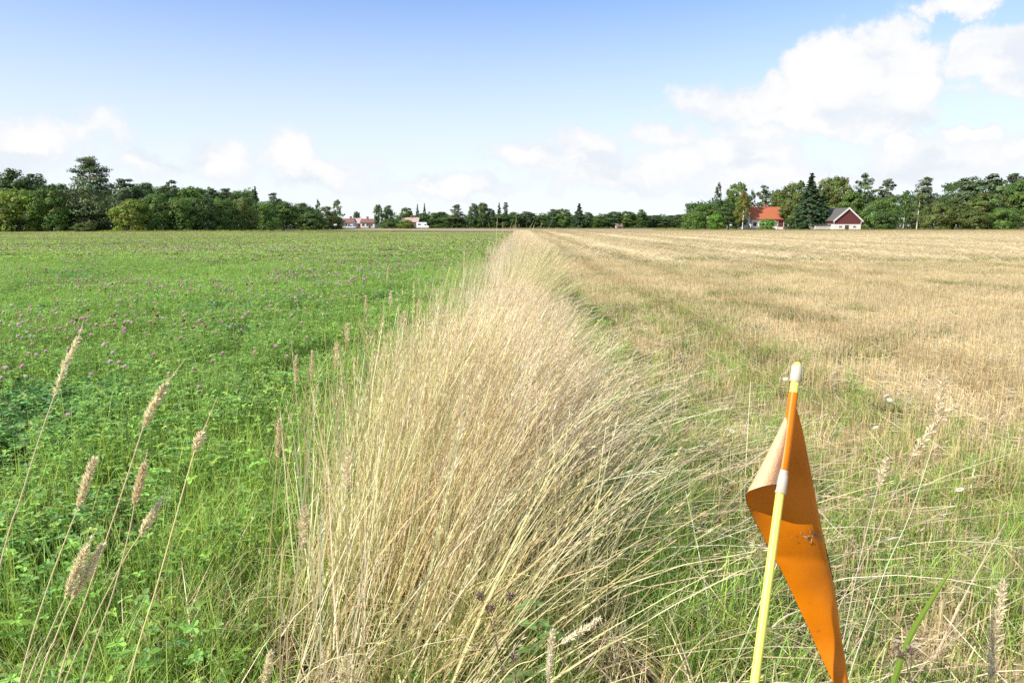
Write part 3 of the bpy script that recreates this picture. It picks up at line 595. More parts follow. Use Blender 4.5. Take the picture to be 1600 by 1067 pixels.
count = {}
def tree(key, u, vt, wpx, d, label, group=None, rz=None):
    name, vs = KINDS[key]; i = count.get(key, 0); count[key] = i + 1
    top = at_dist(u, vt, d); H = top[2]; W = wpx / F * d * (1.16 if name in ('leafy_tree', 'bush') else 1.06)
    e = empty(name, (top[0], d, 0), (i * 1.9 + d * .37) % 6.28 if rz is None else rz); e.scale = (W, W, H)
    tag(e, label, 'bush' if name == 'bush' else 'tree', group)
    c, t = vs[i % len(vs)]
    for nm, me in (('trunk', t), ('crown', c)):
        o = bpy.data.objects.new(nm, me); COL.objects.link(o); o.parent = e
    return e
GL, GC, GRT, GB = 'trees of the wood beyond the clover field', 'trees on the far field edge', 'trees round the red roofed house and barn', 'bushes along the left field edge'
T = [
 # wood on the left
 ('leafy_dark', -25, 262, 70, 182, 'dark leafy tree cut by the left edge of the picture', GL),
 ('leafy_dark', 18, 264, 58, 178, 'tall dark leafy tree behind the yellowish bush at far left', GL),
 ('leafy_blue', 52, 270, 50, 180, 'bluish dark leafy tree left of the big pine', GL),
 ('leafy_dark', 88, 284, 44, 185, 'lower dark tree filling the gap just left of the big pine', GL),
 ('bush_yell', 26, 296, 78, 143, 'big yellow-green bush at the left end of the field edge', GB),
 ('bush_mid', 74, 294, 60, 144, 'big green bush just left of the big pine', GB),
 ('bush_mid', -30, 300, 70, 142, 'green bush running off the left edge of the picture', GB),
 ('bigpine', 138, 245, 104, 150, 'tallest spreading pine towering over the left wood', GL),
 ('bush_dark', 118, 325, 50, 149, 'dark bush in the shade under the big pine', GB),
 ('bush_dark', 165, 330, 46, 150, 'low dark bush at the right foot of the big pine', GB),
 ('bush_olive', 130, 349, 30, 142, 'small olive bush low in front of the big pine', GB),
 ('pine', 193, 279, 46, 172, 'pine with flat top just right of the big pine', GL),
 ('leafy_blue', 225, 284, 54, 178, 'dusky round crowned tree second right of the big pine', GL),
 ('pine', 266, 281, 30, 178, 'slim pine with a lone tuft sticking out on top', GL),
 ('leafy_dark', 250, 291, 48, 174, 'dark tree crown in front of the slim tufted pine', GL),
 ('leafy_mid', 300, 290, 54, 176, 'mid green rounded tree in the middle of the left wood', GL),
 ('pine', 330, 294, 34, 185, 'small topped pine right of the rounded mid green tree', GL),
 ('pine', 352, 294, 30, 188, 'flat topped pine over the row of rounded bushes', GL),
 ('leafy_dark', 375, 299, 40, 186, 'dark tree sloping down towards the right of the wood', GL),
 ('spruce', 398, 292, 22, 190, 'pointed dark spruce at the right end of the tall wood', GL),
 ('pine', 427, 301, 28, 200, 'lone pine top sticking out right of the pointed spruce', GL),
 ('bush_yell', 202, 311, 56, 146, 'bright yellow-green round bush right of the big pine', GB),
 ('bush_mid', 240, 306, 50, 150, 'tall green bush beside the bright yellow-green one', GB),
 ('bush_mid', 280, 309, 50, 152, 'third rounded bush right of the big pine', GB),
 ('bush_dark', 316, 309, 46, 155, 'dark rounded bush in the middle of the bush row', GB),
 ('bush_mid', 348, 311, 46, 160, 'fifth rounded bush right of the big pine', GB),
 ('bush_olive', 380, 310, 46, 166, 'olive rounded bush near the right end of the row', GB),
 ('bush_mid', 412, 316, 48, 175, 'green bush below the lone pine top', GB),
 ('leafy_mid', 440, 314, 52, 200, 'broad green tree at the start of the low thicket', GL),
 ('leafy_dark', 470, 317, 44, 215, 'dark broad tree in the low thicket', GL),
 ('bush_dark', 488, 330, 40, 212, 'dark bush at the right end of the low thicket', GB),
 ('airy_blue', 496, 311, 14, 240, 'thin tree with a tufted top right of the thicket', GL),
 ('leafy_olive', 509, 322, 26, 238, 'brownish green tree left of the white farm buildings', GC),
 ('airy_mid', 526, 311, 24, 250, 'loose birch with a bare top beside the white farm buildings', GC),
 ('bush_dark', 520, 338, 36, 246, 'dark bush below the loose birch', GC),
 # far edge
 ('leafy_blue', 557, 330, 12, 345, 'small tree rising behind the dark red roofs', GC),
 ('leafy_dark', 591, 318, 15, 300, 'narrow poplar shaped tree right of the white farmhouse', GC),
 ('leafy_blue', 606, 320, 17, 305, 'pair mate of the narrow tree, rounder and paler, on its right', GC),
 ('bush_mid', 606, 342, 26, 296, 'green bush at the foot of the two narrow trees', GC),
 ('bush_yell', 634, 343, 26, 290, 'yellow-green bush in front of the low cottage', GC),
 ('leafy_mid', 635, 323, 22, 335, 'round tree rising behind the low cottage', GC),
 ('spruce', 652, 319, 10, 335, 'left one of two thin spruce tops behind the cottage', GC),
 ('spruce', 663, 318, 10, 335, 'right one of two thin spruce tops behind the cottage', GC),
 ('leafy_dark', 660, 333, 34, 325, 'dark crown below the two thin spruce tops', GC),
 ('leafy_dark', 686, 330, 34, 320, 'dark round tree right of the white camper van', GC),
 ('pine', 713, 319, 22, 310, 'pine with ragged top left of the tall far group', GC),
 ('leafy_dark', 708, 336, 40, 312, 'dark low tree under the ragged pine', GC),
 ('leafy_blue', 740, 317, 18, 305, 'first tall crown of the far group above the field boundary', GC),
 ('leafy_dark', 754, 315, 20, 303, 'tallest dark crown of the far group above the field boundary', GC),
 ('leafy_blue', 767, 325, 16, 304, 'third and lower crown of the far group', GC),
 ('spruce', 780, 317, 14, 302, 'narrow spruce left of the tip of the grass strip', GC),
 ('pine', 790, 316, 12, 303, 'thin pine top straight above the grass strip', GC),
 ('leafy_dark', 786, 334, 36, 300, 'dark tree straight behind the end of the grass strip', GC),
 ('leafy_mid', 803, 331, 22, 310, 'small round tree right of the strip end', GC),
 ('leafy_blue', 822, 330, 30, 312, 'ragged bluish tree in the lower part of the far row', GC),
 ('leafy_dark', 845, 336, 30, 312, 'low dark tree between two taller far crowns', GC),
 ('leafy_blue', 866, 326, 26, 308, 'tree with a sky gap in its crown in the far row', GC),
 ('leafy_mid', 881, 325, 26, 306, 'mid green crown joined to the one with a sky gap', GC),
 ('spruce', 905, 318, 26, 300, 'dark pointed spruce standing highest right of the strip', GC),
 ('leafy_blue', 918, 331, 20, 300, 'bluish crown leaning on the dark pointed spruce', GC),
 ('leafy_mid', 938, 337, 34, 330, 'low even crown right of the dark pointed spruce', GC),
 ('leafy_blue', 960, 330, 34, 330, 'pale crown above the tiny white house', GC),
 ('leafy_mid', 982, 329, 30, 328, 'full crown right of the tiny white house', GC),
 ('leafy_dark', 1002, 327, 18, 326, 'slightly taller crown near the middle right of the far row', GC),
 ('leafy_blue', 1022, 336, 36, 335, 'low bluish crown in the falling part of the far row', GC),
 ('leafy_blue', 1046, 336, 34, 330, 'last low bluish crown before the right wood', GC),
 ('leafy_dark', 1064, 334, 26, 325, 'dark low crown touching the right wood', GC),
 # right wood
 ('bush_mid', 1084, 331, 36, 215, 'rounded green bush at the left end of the right wood', GRT),
 ('leafy_mid', 1104, 318, 40, 222, 'broad green tree at the left of the right wood', GRT),
 ('bush_bright', 1119, 333, 26, 208, 'bright green cone shaped bush left of the red roof', GRT),
 ('airy_blue', 1124, 285, 22, 228, 'sparse tree with bare twigs at the left of the right wood', GRT),
 ('airy_olive', 1140, 293, 24, 232, 'loose tree between the sparse one and the tall leafy one', GRT),
 ('leafy_mid', 1154, 282, 34, 226, 'tall leafy tree left of the red roofed house', GRT),
 ('leafy_dark', 1140, 315, 34, 220, 'dark crown under the tall leafy tree', GRT),
 ('airy_gold', 1163, 297, 26, 212, 'golden green birch with white trunk beside the red roofed house', GRT),
 ('airy_blue', 1176, 296, 20, 245, 'thin tree just behind the left end of the red roof', GRT),
 ('pine', 1194, 289, 24, 258, 'pine rising behind the red roof', GRT),
 ('leafy_olive', 1221, 295, 34, 252, 'olive tree over the right end of the red roof', GRT),
 ('leafy_olive', 1243, 285, 46, 240, 'broad olive tree between house and spruce', GRT),
 ('airy_mid', 1252, 281, 30, 256, 'twiggy tree behind the broad olive one', GRT),
 ('leafy_olive', 1238, 308, 34, 226, 'leafy tree hanging over the right wall of the house', GRT),
 ('spruce', 1269, 272, 52, 208, 'big dark spruce reaching the ground left of the barn', GRT),
 ('spruce', 1288, 300, 34, 207, 'shorter dark spruce against the barn roof', GRT),
 ('leafy_dark', 1252, 325, 36, 210, 'dark bush shaped tree left of the big spruce foot', GRT),
 ('leafy_olive', 1292, 277, 34, 250, 'olive crown right behind the big spruce', GRT),
 ('leafy_olive', 1314, 274, 42, 248, 'high ragged crown over the barn gable', GRT),
 ('leafy_mid', 1332, 300, 36, 240, 'green crown behind the right slope of the barn', GRT),
 ('pine_low', 1353, 272, 38, 242, 'tall pine right behind the barn', GRT),
 ('pine', 1387, 279, 34, 240, 'second tall pine right of the barn', GRT),
 ('bush_mid', 1370, 314, 40, 212, 'round bluish bush beside the barn wall', GRT),
 ('leafy_mid', 1391, 304, 28, 214, 'cone shaped leafy tree below the second tall pine', GRT),
 ('bush_dark', 1384, 330, 40, 209, 'dark bush at the foot of the cone shaped tree', GRT),
 ('airy_mid', 1417, 296, 18, 222, 'left one of two birches with white trunks right of the barn', GRT),
 ('airy_olive', 1438, 300, 24, 220, 'right one of two birches with white trunks right of the barn', GRT),
 ('pine_low', 1450, 277, 38, 232, 'tall ragged pine between the birches and the right wood', GRT),
 ('leafy_dark', 1428, 325, 44, 238, 'dark crown closing the gap behind the two birches', GRT),
 ('bush_olive', 1467, 316, 44, 212, 'olive bush at the foot of the ragged pine', GRT),
 ('leafy_olive', 1494, 311, 44, 214, 'olive tree in front of the dense right wood', GRT),
 ('pine_low', 1517, 278, 58, 225, 'first broad pine of the dense wood at the right edge', GRT),
 ('pine_low', 1552, 273, 56, 228, 'second broad pine of the dense wood at the right edge', GRT),
 ('leafy_olive', 1540, 300, 50, 216, 'olive crown below the two broad pines', GRT),
 ('pine_low', 1586, 271, 48, 226, 'third broad pine almost at the right edge', GRT),
 ('leafy_mid', 1596, 283, 44, 216, 'green leafy tree at the right edge of the picture', GRT),
 ('pine_low', 1632, 268, 60, 228, 'pine cut by the right edge of the picture', GRT),
 ('leafy_olive', 1650, 280, 60, 215, 'leafy tree outside the right edge', GRT),
 ('bush_mid', 1570, 325, 50, 208, 'green bush low in front of the broad pines', GRT),
 ('bush_olive', 1520, 328, 46, 208, 'olive bush below the first broad pine', GRT),
 ('bush_bright', 1200, 342, 27, 199, 'bright green round bush in front of the red roofed house', GRT),
]
for a in T: tree(*a)
# the wood behind, where single trees cannot be told apart
def distant_wood():
    rng = np.random.default_rng(77); ctr = []; rad = []
    for (u0, u1, d, v0, v1) in ((-110, 400, 200, 292, 303), (400, 500, 250, 322, 332), (612, 700, 345, 338, 341), (690, 1085, 345, 340, 341), (1075, 1170, 265, 322, 310), (1200, 1300, 275, 305, 296), (1290, 1500, 270, 304, 312), (1480, 1750, 262, 286, 280)):
        m = int((u1 - u0) * 3.0)
        for i in range(m):
            u = rng.uniform(u0, u1); v = np.interp(u, [u0, u1], [v0, v1]) + rng.normal(0, 2.5); dd = d + rng.uniform(0, 22); tp = at_dist(u, v, dd)
            ctr.append((tp[0], dd, tp[2] * (1 - rng.random() ** 1.4 * .95))); rad.append(rng.uniform(1.0, 2.2))
    mb = crown_from_clumps(rng, np.array(ctr), np.array(rad), 30, .42, GR['dark'])
    tag(mb.build('distant_wood', M['foliage']), 'dark mass of wood behind the single trees', 'wood', kind='stuff')
distant_wood()

# ------------------------------------------------------------------ buildings
M['plaster'] = plain('white_plaster', (.62, .60, .56), .85, .08, 1.2, .1)
M['red_boards'] = plain('red_boards', (.125, .034, .030), .8, .15, 3, .2, stretch=(6, 6, .4))
M['white_trim'] = plain('white_trim', (.66, .64, .60), .6, .05, 4)
M['tiles'] = plain('orange_tiles', (.37, .112, .05), .8, .18, 3, .3, stretch=(1, 1, 3))
M['grey_roof'] = plain('grey_roof', (.10, .095, .088), .85, .2, 2, .3)
M['old_tiles'] = plain('old_red_tiles', (.20, .095, .08), .85, .2, 2, .3)
M['pale_roof'] = plain('pale_tiles', (.42, .30, .26), .85, .15, 2, .2)
M['glass'] = plain('window_glass', (.03, .035, .04), .1, spec=.6)
M['dark_wood'] = plain('dark_wood', (.06, .045, .035), .8)
M['brick'] = plain('chimney_brick', (.26, .10, .07), .9, .2, 5)
def prism(mb, x0, x1, y0, y1, ze, zr, axis='x', t=.18, over=.35, gable_over=.3, mat=0):
    """two roof slopes as slabs; axis: direction of the ridge"""
    if axis == 'x':
        ym = (y0 + y1) / 2; half = (y1 - y0) / 2; dz = (zr - ze) / half * over
        for s, ya in ((-1, y0 - over), (1, y1 + over)):
            a, b = x0 - gable_over, x1 + gable_over; ze2 = ze - dz
            V = [(a, ya, ze2), (b, ya, ze2), (b, ym, zr), (a, ym, zr)]; U = [(x, y, z + t) for x, y, z in V]
            mb.add(V + U, [(0, 1, 2, 3), (7, 6, 5, 4), (0, 4, 5, 1), (1, 5, 6, 2), (2, 6, 7, 3), (3, 7, 4, 0)], mat=mat)
    else:
        xm = (x0 + x1) / 2; half = (x1 - x0) / 2; dz = (zr - ze) / half * over
        for s, xa in ((-1, x0 - over), (1, x1 + over)):
            a, b = y0 - gable_over, y1 + gable_over; ze2 = ze - dz
            V = [(xa, a, ze2), (xa, b, ze2), (xm, b, zr), (xm, a, zr)]; U = [(x, y, z + t) for x, y, z in V]
            mb.add(V + U, [(0, 1, 2, 3), (7, 6, 5, 4), (0, 4, 5, 1), (1, 5, 6, 2), (2, 6, 7, 3), (3, 7, 4, 0)], mat=mat)
def gable_wall(mb, x0, x1, y0, y1, z0, ze, zr, axis):
    """closed body of walls with gables"""
    if axis == 'x':
        ym = (y0 + y1) / 2; A = [(x0, y0, z0), (x0, y1, z0), (x0, y1, ze), (x0, ym, zr), (x0, y0, ze)]; B = [(x1, y, z) for _, y, z in A]
    else:
        xm = (x0 + x1) / 2; A = [(x0, y0, z0), (x1, y0, z0), (x1, y0, ze), (xm, y0, zr), (x0, y0, ze)]; B = [(x, y1, z) for x, _, z in A]
    mb.add(A + B, [(0, 1, 2, 3, 4)]); mb.add(A + B, [(9, 8, 7, 6, 5)])
    mb.add(A + B, [(0, 5, 6, 1), (1, 6, 7, 2), (4, 9, 5, 0), (2, 7, 8, 3), (3, 8, 9, 4)])
def window(parent, x, z, y, w, h, panes=(2, 2)):
    fr = MB(); fr.box((x - w / 2 - .08, y - .05, z - .08), (x - w / 2, y + .02, z + h + .08)); fr.box((x + w / 2, y - .05, z - .08), (x + w / 2 + .08, y + .02, z + h + .08))
    fr.box((x - w / 2, y - .05, z + h), (x + w / 2, y + .02, z + h + .08)); fr.box((x - w / 2, y - .06, z - .08), (x + w / 2, y + .02, z))
    for i in range(1, panes[0]): fr.box((x - w / 2 + w * i / panes[0] - .025, y - .04, z), (x - w / 2 + w * i / panes[0] + .025, y - .01, z + h))
    f = fr.build('window', M['white_trim'], parent)
    g = MB(); g.box((x - w / 2, y - .03, z), (x + w / 2, y + .01, z + h)); g.build('pane', M['glass'], f)
def px(d): return d / F
# barn
def barn():
    d = 200.0; s = d / F * 1.0
    c = at_dist(1324, 357, d); e = empty('barn', (c[0], d, 0)); tag(e, 'barn with a dark red boarded gable over white walls at the right wood', 'barn')
    hw = 20.5 * s / .985; L = 19.0; H = at_dist(1324, 324.5, d)[2]; ze = at_dist(1300, 344, d)[2]; zm = at_dist(1300, 350.5, d)[2]
    w = MB(); w.box((-hw, 0, 0), (hw, L, zm)); w.build('wall', M['plaster'], e)
    b = MB(); gable_wall(b, -hw + .02, hw - .02, .03, L - .03, zm, ze, H - .25, 'y'); b.build('boarded_gable', M['red_boards'], e)
    for x in np.arange(-hw + .3, hw - .2, .55):      # cover strips of the boarding
        q = MB(); top = ze + (H - .3 - ze) * (1 - abs(x) / hw) - .12; q.box((x - .03, 0.0, zm + .02), (x + .03, .03, top)); q.build('board', M['red_boards'], e)
    r = MB(); prism(r, -hw, hw, 0, L, ze, H - .12, 'y', .16, .35, .3); r.build('roof', M['grey_roof'], e)
    sl_ = (H - .12 - ze) / hw
    for sg, nm in ((-1, 'bargeboard'), (1, 'bargeboard')):
        xa = sg * (hw + .42); za = ze - sl_ * .42
        m = MB(); V = [(xa, -.36, za - .30), (xa, -.31, za - .30), (xa, -.31, za + .22), (xa, -.36, za + .22), (0, -.36, H - .42), (0, -.31, H - .42), (0, -.31, H + .10), (0, -.36, H + .10)]
        m.add(V, [(0, 1, 2, 3), (7, 6, 5, 4), (0, 4, 5, 1), (1, 5, 6, 2), (2, 6, 7, 3), (3, 7, 4, 0)]); m.build(nm, M['white_trim'], e)
        k = MB(); x = sg * (hw - .12); k.box((min(x, x + sg * .16), -.03, zm), (max(x, x + sg * .16), .0, ze - .1)); k.build('corner_board', M['white_trim'], e)
    for x in (-hw * .52, hw * .52): window(e, x, zm * .45, -.01, .75, .5, (2, 1))
    m = MB(); m.box((-.15 - .55, -.05, 0), (-.15 + .55, .01, zm * .86)); dr = m.build('door', M['dark_wood'], e)
    h = MB(); h.box((.2, -.09, .9), (.26, -.05, 1.1)); h.build('handle', M['white_trim'], dr)
    # low stone lean-to on the left side
    l = MB(); l.box((-hw - 4.4, 2.0, 0), (-hw - .02, 7.0, 1.5)); l.build('annex_wall', plain('grey_stone', (.42, .41, .39), .9, .2, 2, .3), e)
    l = MB(); l.box((-hw - 4.7, 1.7, 1.5), (-hw - .02, 7.2, 1.66)); l.build('annex_roof', M['dark_wood'], e)
barn()
def house(name, label, u0, u1, vr, ve, vb, d, roof, wall, deep=7.5, wins=(), door=None, chim=(), porch=None, dormer=None):
    a, b = at_dist(u0, ve, d), at_dist(u1, ve, d); cx = (a[0] + b[0]) / 2; hw = (b[0] - a[0]) / 2 - .3
    e = empty(name, (cx, d, 0)); tag(e, label, 'house')
    ze, zr = a[2], at_dist(u0, vr, d + deep / 2)[2]
    m = MB(); gable_wall(m, -hw, hw, 0, deep, 0, ze, zr - .15, 'x'); m.build('wall', wall, e)
    m = MB(); prism(m, -hw, hw, 0, deep, ze + .02, zr, 'x', .15, .35, .3); rf = m.build('roof', roof, e)
    for x in chim:
        c = MB(); c.box((x * hw - .4, deep / 2 - .4, zr - .5), (x * hw + .4, deep / 2 + .4, zr + 1.0)); c.box((x * hw - .48, deep / 2 - .48, zr + 1.0), (x * hw + .48, deep / 2 + .48, zr + 1.15)); c.build('chimney', M['brick'], rf)
    for x, w, h, z in wins: window(e, x * hw, z, -.01, w, h)
    if door is not None:
        m = MB(); m.box((door * hw - .5, -.05, .2), (door * hw + .5, .01, 2.2)); m.build('door', M['dark_wood'], e)
    m = MB(); m.box((-hw - .05, -.06, 0), (hw + .05, deep + .06, .35)); m.build('plinth', M['grey_roof'], e)
    return e, hw, ze
e, hw, ze = house('farmhouse', 'white house with an orange-red tiled roof among the right trees', 1173.5, 1224, 324, 341.5, 357, 226, M['tiles'], M['plaster'], wins=((-.78, 1.1, 1.2, 1.2), (-.38, 1.1, 1.2, 1.2), (.35, 1.0, 1.2, 1.2)), door=.02, chim=(.12,))
p = MB(); x0, x1 = hw * .6, hw * 1.0
for x in (x0, x1 - .12): p.box((x, -1.6, 0), (x + .12, -1.48, ze - .7))
p.box((x0, -1.6, 0), (x1, -1.5, .9)); p.box((x0, -1.5, .0), (x0 + .1, -.02, .9)); p.box((x1 - .1, -1.5, 0), (x1, -.02, .9))
pr = p.build('porch', M['white_trim'], e); p = MB(); p.box((x0 - .3, -1.9, ze - .68), (x1 + .2, -.02, ze - .45)); p.build('porch_roof', M['red_boards'], pr)
p = MB(); p.box((x0 + .2, -1.45, .9), (x1 - .25, -1.40, ze - .75)); p.build('porch_glazing', M['red_boards'], pr)
house('farmhouse', 'white farmhouse with a dark red roof, left of the two far ones', 531, 552, 342, 347.8, 357, 318, M['old_tiles'], M['plaster'], wins=((-.5, 1, 1.1, 1.0), (.4, 1, 1.1, 1.0)), door=-.05, chim=(.4,))
house('farmhouse', 'long white farmhouse with a faded red roof beside the narrow tree', 562, 586, 342.5, 348, 357, 312, M['old_tiles'], M['plaster'], wins=((-.6, 1, 1.1, 1.0), (0, 1, 1.1, 1.0), (.55, 1, 1.1, 1.0)), door=.3, chim=(-.2,))
house('outbuilding', 'pale roofed wing between the two far white farmhouses', 550, 564, 341.5, 349, 357, 330, M['pale_roof'], M['red_boards'], wins=((0, 1, 1.1, 1.0),), chim=())
house('cottage', 'low red cottage with a pale roof behind the yellow-green bush', 625, 654, 340.5, 347, 357, 305, M['pale_roof'], M['red_boards'], wins=((-.5, 1, 1.1, 1.0), (.3, 1, 1.1, 1.0), (.75, 1, 1.1, 1.0)), door=.5, chim=(.15,))
house('cottage', 'tiny white house with a reddish roof in front of the far trees', 962.5, 973.5, 350, 354, 359, 296, M['old_tiles'], M['plaster'], deep=4, wins=((-.5, .7, .7, .7), (.5, .7, .7, .7)), door=0)
# camper van by the cottage and a parked car by the farmhouses
M['paint'] = plain('white_paint', (.8, .8, .8), .3); M['rubber'] = plain('rubber', (.02, .02, .02), .9); M['blue_paint'] = plain('pale_blue_paint', (.55, .62, .78), .3)
def extrude_profile(mb, prof, y0, y1, mat=0):
    n = len(prof); V = [(x, y0, z) for x, z in prof] + [(x, y1, z) for x, z in prof]
    mb.add(V, [tuple(range(n))], mat=mat); mb.add(V, [tuple(range(2 * n - 1, n - 1, -1))], mat=mat); mb.add(V, [(i, i + n, (i + 1) % n + n, (i + 1) % n) for i in range(n)], mat=mat)
def vehicle(name, label, cat, u, d, prof, panes, paint, wheels, y=1.9):
    c = at_dist(u, 357, d); e = empty(name, (c[0], d, 0)); tag(e, label, cat)
    m = MB(); extrude_profile(m, prof, 0, y); m.build('body', paint, e)
    for pts in panes:
        m = MB(); extrude_profile(m, pts, -.015, .02); m.build('side_window', M['glass'], e)
    for x in wheels:
        for yy in (.0, y - .2):
            m = MB(); m.tube([(x, yy - .02, .33), (x, yy + .2, .33)], .33, 14); w = m.build('wheel', M['rubber'], e)
            m = MB(); m.tube([(x, yy - .03, .33), (x, yy + .0, .33)], .19, 10); m.build('rim', M['paint'], w)
vehicle('camper_van', 'white camper van parked right of the low red cottage', 'camper van', 660, 300, [(-2.6, .4), (2.7, .4), (2.75, 1.2), (2.1, 1.35), (1.6, 2.0), (2.0, 2.2), (1.7, 2.75), (-2.6, 2.75)], [[(-1.9, 1.5), (-.7, 1.5), (-.7, 2.1), (-1.9, 2.1)], [(.9, 1.4), (1.9, 1.4), (1.5, 1.95), (.9, 1.95)]], M['paint'], (-1.6, 1.8))
vehicle('parked_car', 'pale blue car parked in front of the left far farmhouse', 'car', 548, 300, [(-2.1, .35), (2.1, .35), (2.15, .85), (1.2, .95), (.6, 1.45), (-1.2, 1.45), (-1.9, .95), (-2.15, .9)], [[(-1.35, .95), (-.3, .95), (-.3, 1.35), (-1.1, 1.35)], [(-.2, .95), (.95, .95), (.5, 1.35), (-.2, 1.35)]], M['blue_paint'], (-1.3, 1.35), 1.7)

# ------------------------------------------------------------------ the flag on its stake
M['stake'] = plain('yellow_fibreglass', (.70, .67, .13), .4, .06, 30, .05)
M['collar'] = plain('white_plastic', (.50, .45, .36), .5, .08, 40, .05)
def flag_material(name, col, rough, weave):
    m, nt, p, out = nodes(name); N, L = nt.nodes, nt.links
    p.inputs['Roughness'].default_value = rough; p.inputs['Specular IOR Level'].default_value = .25
    tc = N.new('ShaderNodeTexCoord'); nz = N.new('ShaderNodeTexNoise'); nz.inputs['Scale'].default_value = 14; nz.inputs['Detail'].default_value = 8; L.new(tc.outputs['Object'], nz.inputs['Vector'])
    mr = N.new('ShaderNodeMapRange'); mr.inputs[1].default_value = .3; mr.inputs[2].default_value = .75; mr.inputs[3].default_value = .78; mr.inputs[4].default_value = 1.12; L.new(nz.outputs['Fac'], mr.inputs[0])
    h = N.new('ShaderNodeHueSaturation'); h.inputs['Color'].default_value = (*col, 1); L.new(mr.outputs[0], h.inputs['Value'])
    n2 = N.new('ShaderNodeTexNoise'); n2.inputs['Scale'].default_value = 75; n2.inputs['Detail'].default_value = 3; L.new(tc.outputs['Object'], n2.inputs['Vector'])
    r2 = N.new('ShaderNodeMapRange'); r2.inputs[1].default_value = .67; r2.inputs[2].default_value = .78; L.new(n2.outputs['Fac'], r2.inputs[0])
    dm = N.new('ShaderNodeMix'); dm.data_type = 'RGBA'; L.new(r2.outputs[0], dm.inputs[0]); L.new(h.outputs[0], dm.inputs[6]); dm.inputs[7].default_value = (col[0] * .5, col[1] * .55, col[2] + .01, 1)
    L.new(dm.outputs[2], p.inputs['Base Color'])
    tr = N.new('ShaderNodeBsdfTranslucent'); tr.inputs['Color'].default_value = (.7, .07, .002, 1); ms = N.new('ShaderNodeMixShader'); ms.inputs[0].default_value = .04
    L.new(p.outputs[0], ms.inputs[1]); L.new(tr.outputs[0], ms.inputs[2]); L.new(ms.outputs[0], out.inputs['Surface'])
    b = N.new('ShaderNodeBump'); b.inputs['Distance'].default_value = .0006
    if weave:
        vo = N.new('ShaderNodeTexVoronoi'); vo.inputs['Scale'].default_value = 420; L.new(tc.outputs['Object'], vo.inputs['Vector']); L.new(vo.outputs['Distance'], b.inputs['Height']); b.inputs['Strength'].default_value = .9
    else:
        L.new(nz.outputs['Fac'], b.inputs['Height']); b.inputs['Strength'].default_value = .3
    L.new(b.outputs[0], p.inputs['Normal'])
    return m
M['flag_in'] = flag_material('orange_vinyl', (.58, .165, .001), .40, False)
M['flag_out'] = flag_material('orange_weave', (.80, .46, .25), .55, True)
M['hem'] = plain('dark_thread', (.05, .03, .015), .9)
def bez(P, n):                          # Catmull-Rom through points
    P = np.asarray(P, float); Q = np.vstack([2 * P[0] - P[1], P, 2 * P[-1] - P[-2]]); out = []
    ts = np.linspace(0, len(P) - 1 - 1e-9, n)
    for t in ts:
        i = int(t); f = t - i; a, b, c, d = Q[i:i + 4]
        out.append(.5 * (2 * b + (c - a) * f + (2 * a - 5 * b + 4 * c - d) * f * f + (3 * b - a - 3 * c + d) * f ** 3))
    return np.array(out)
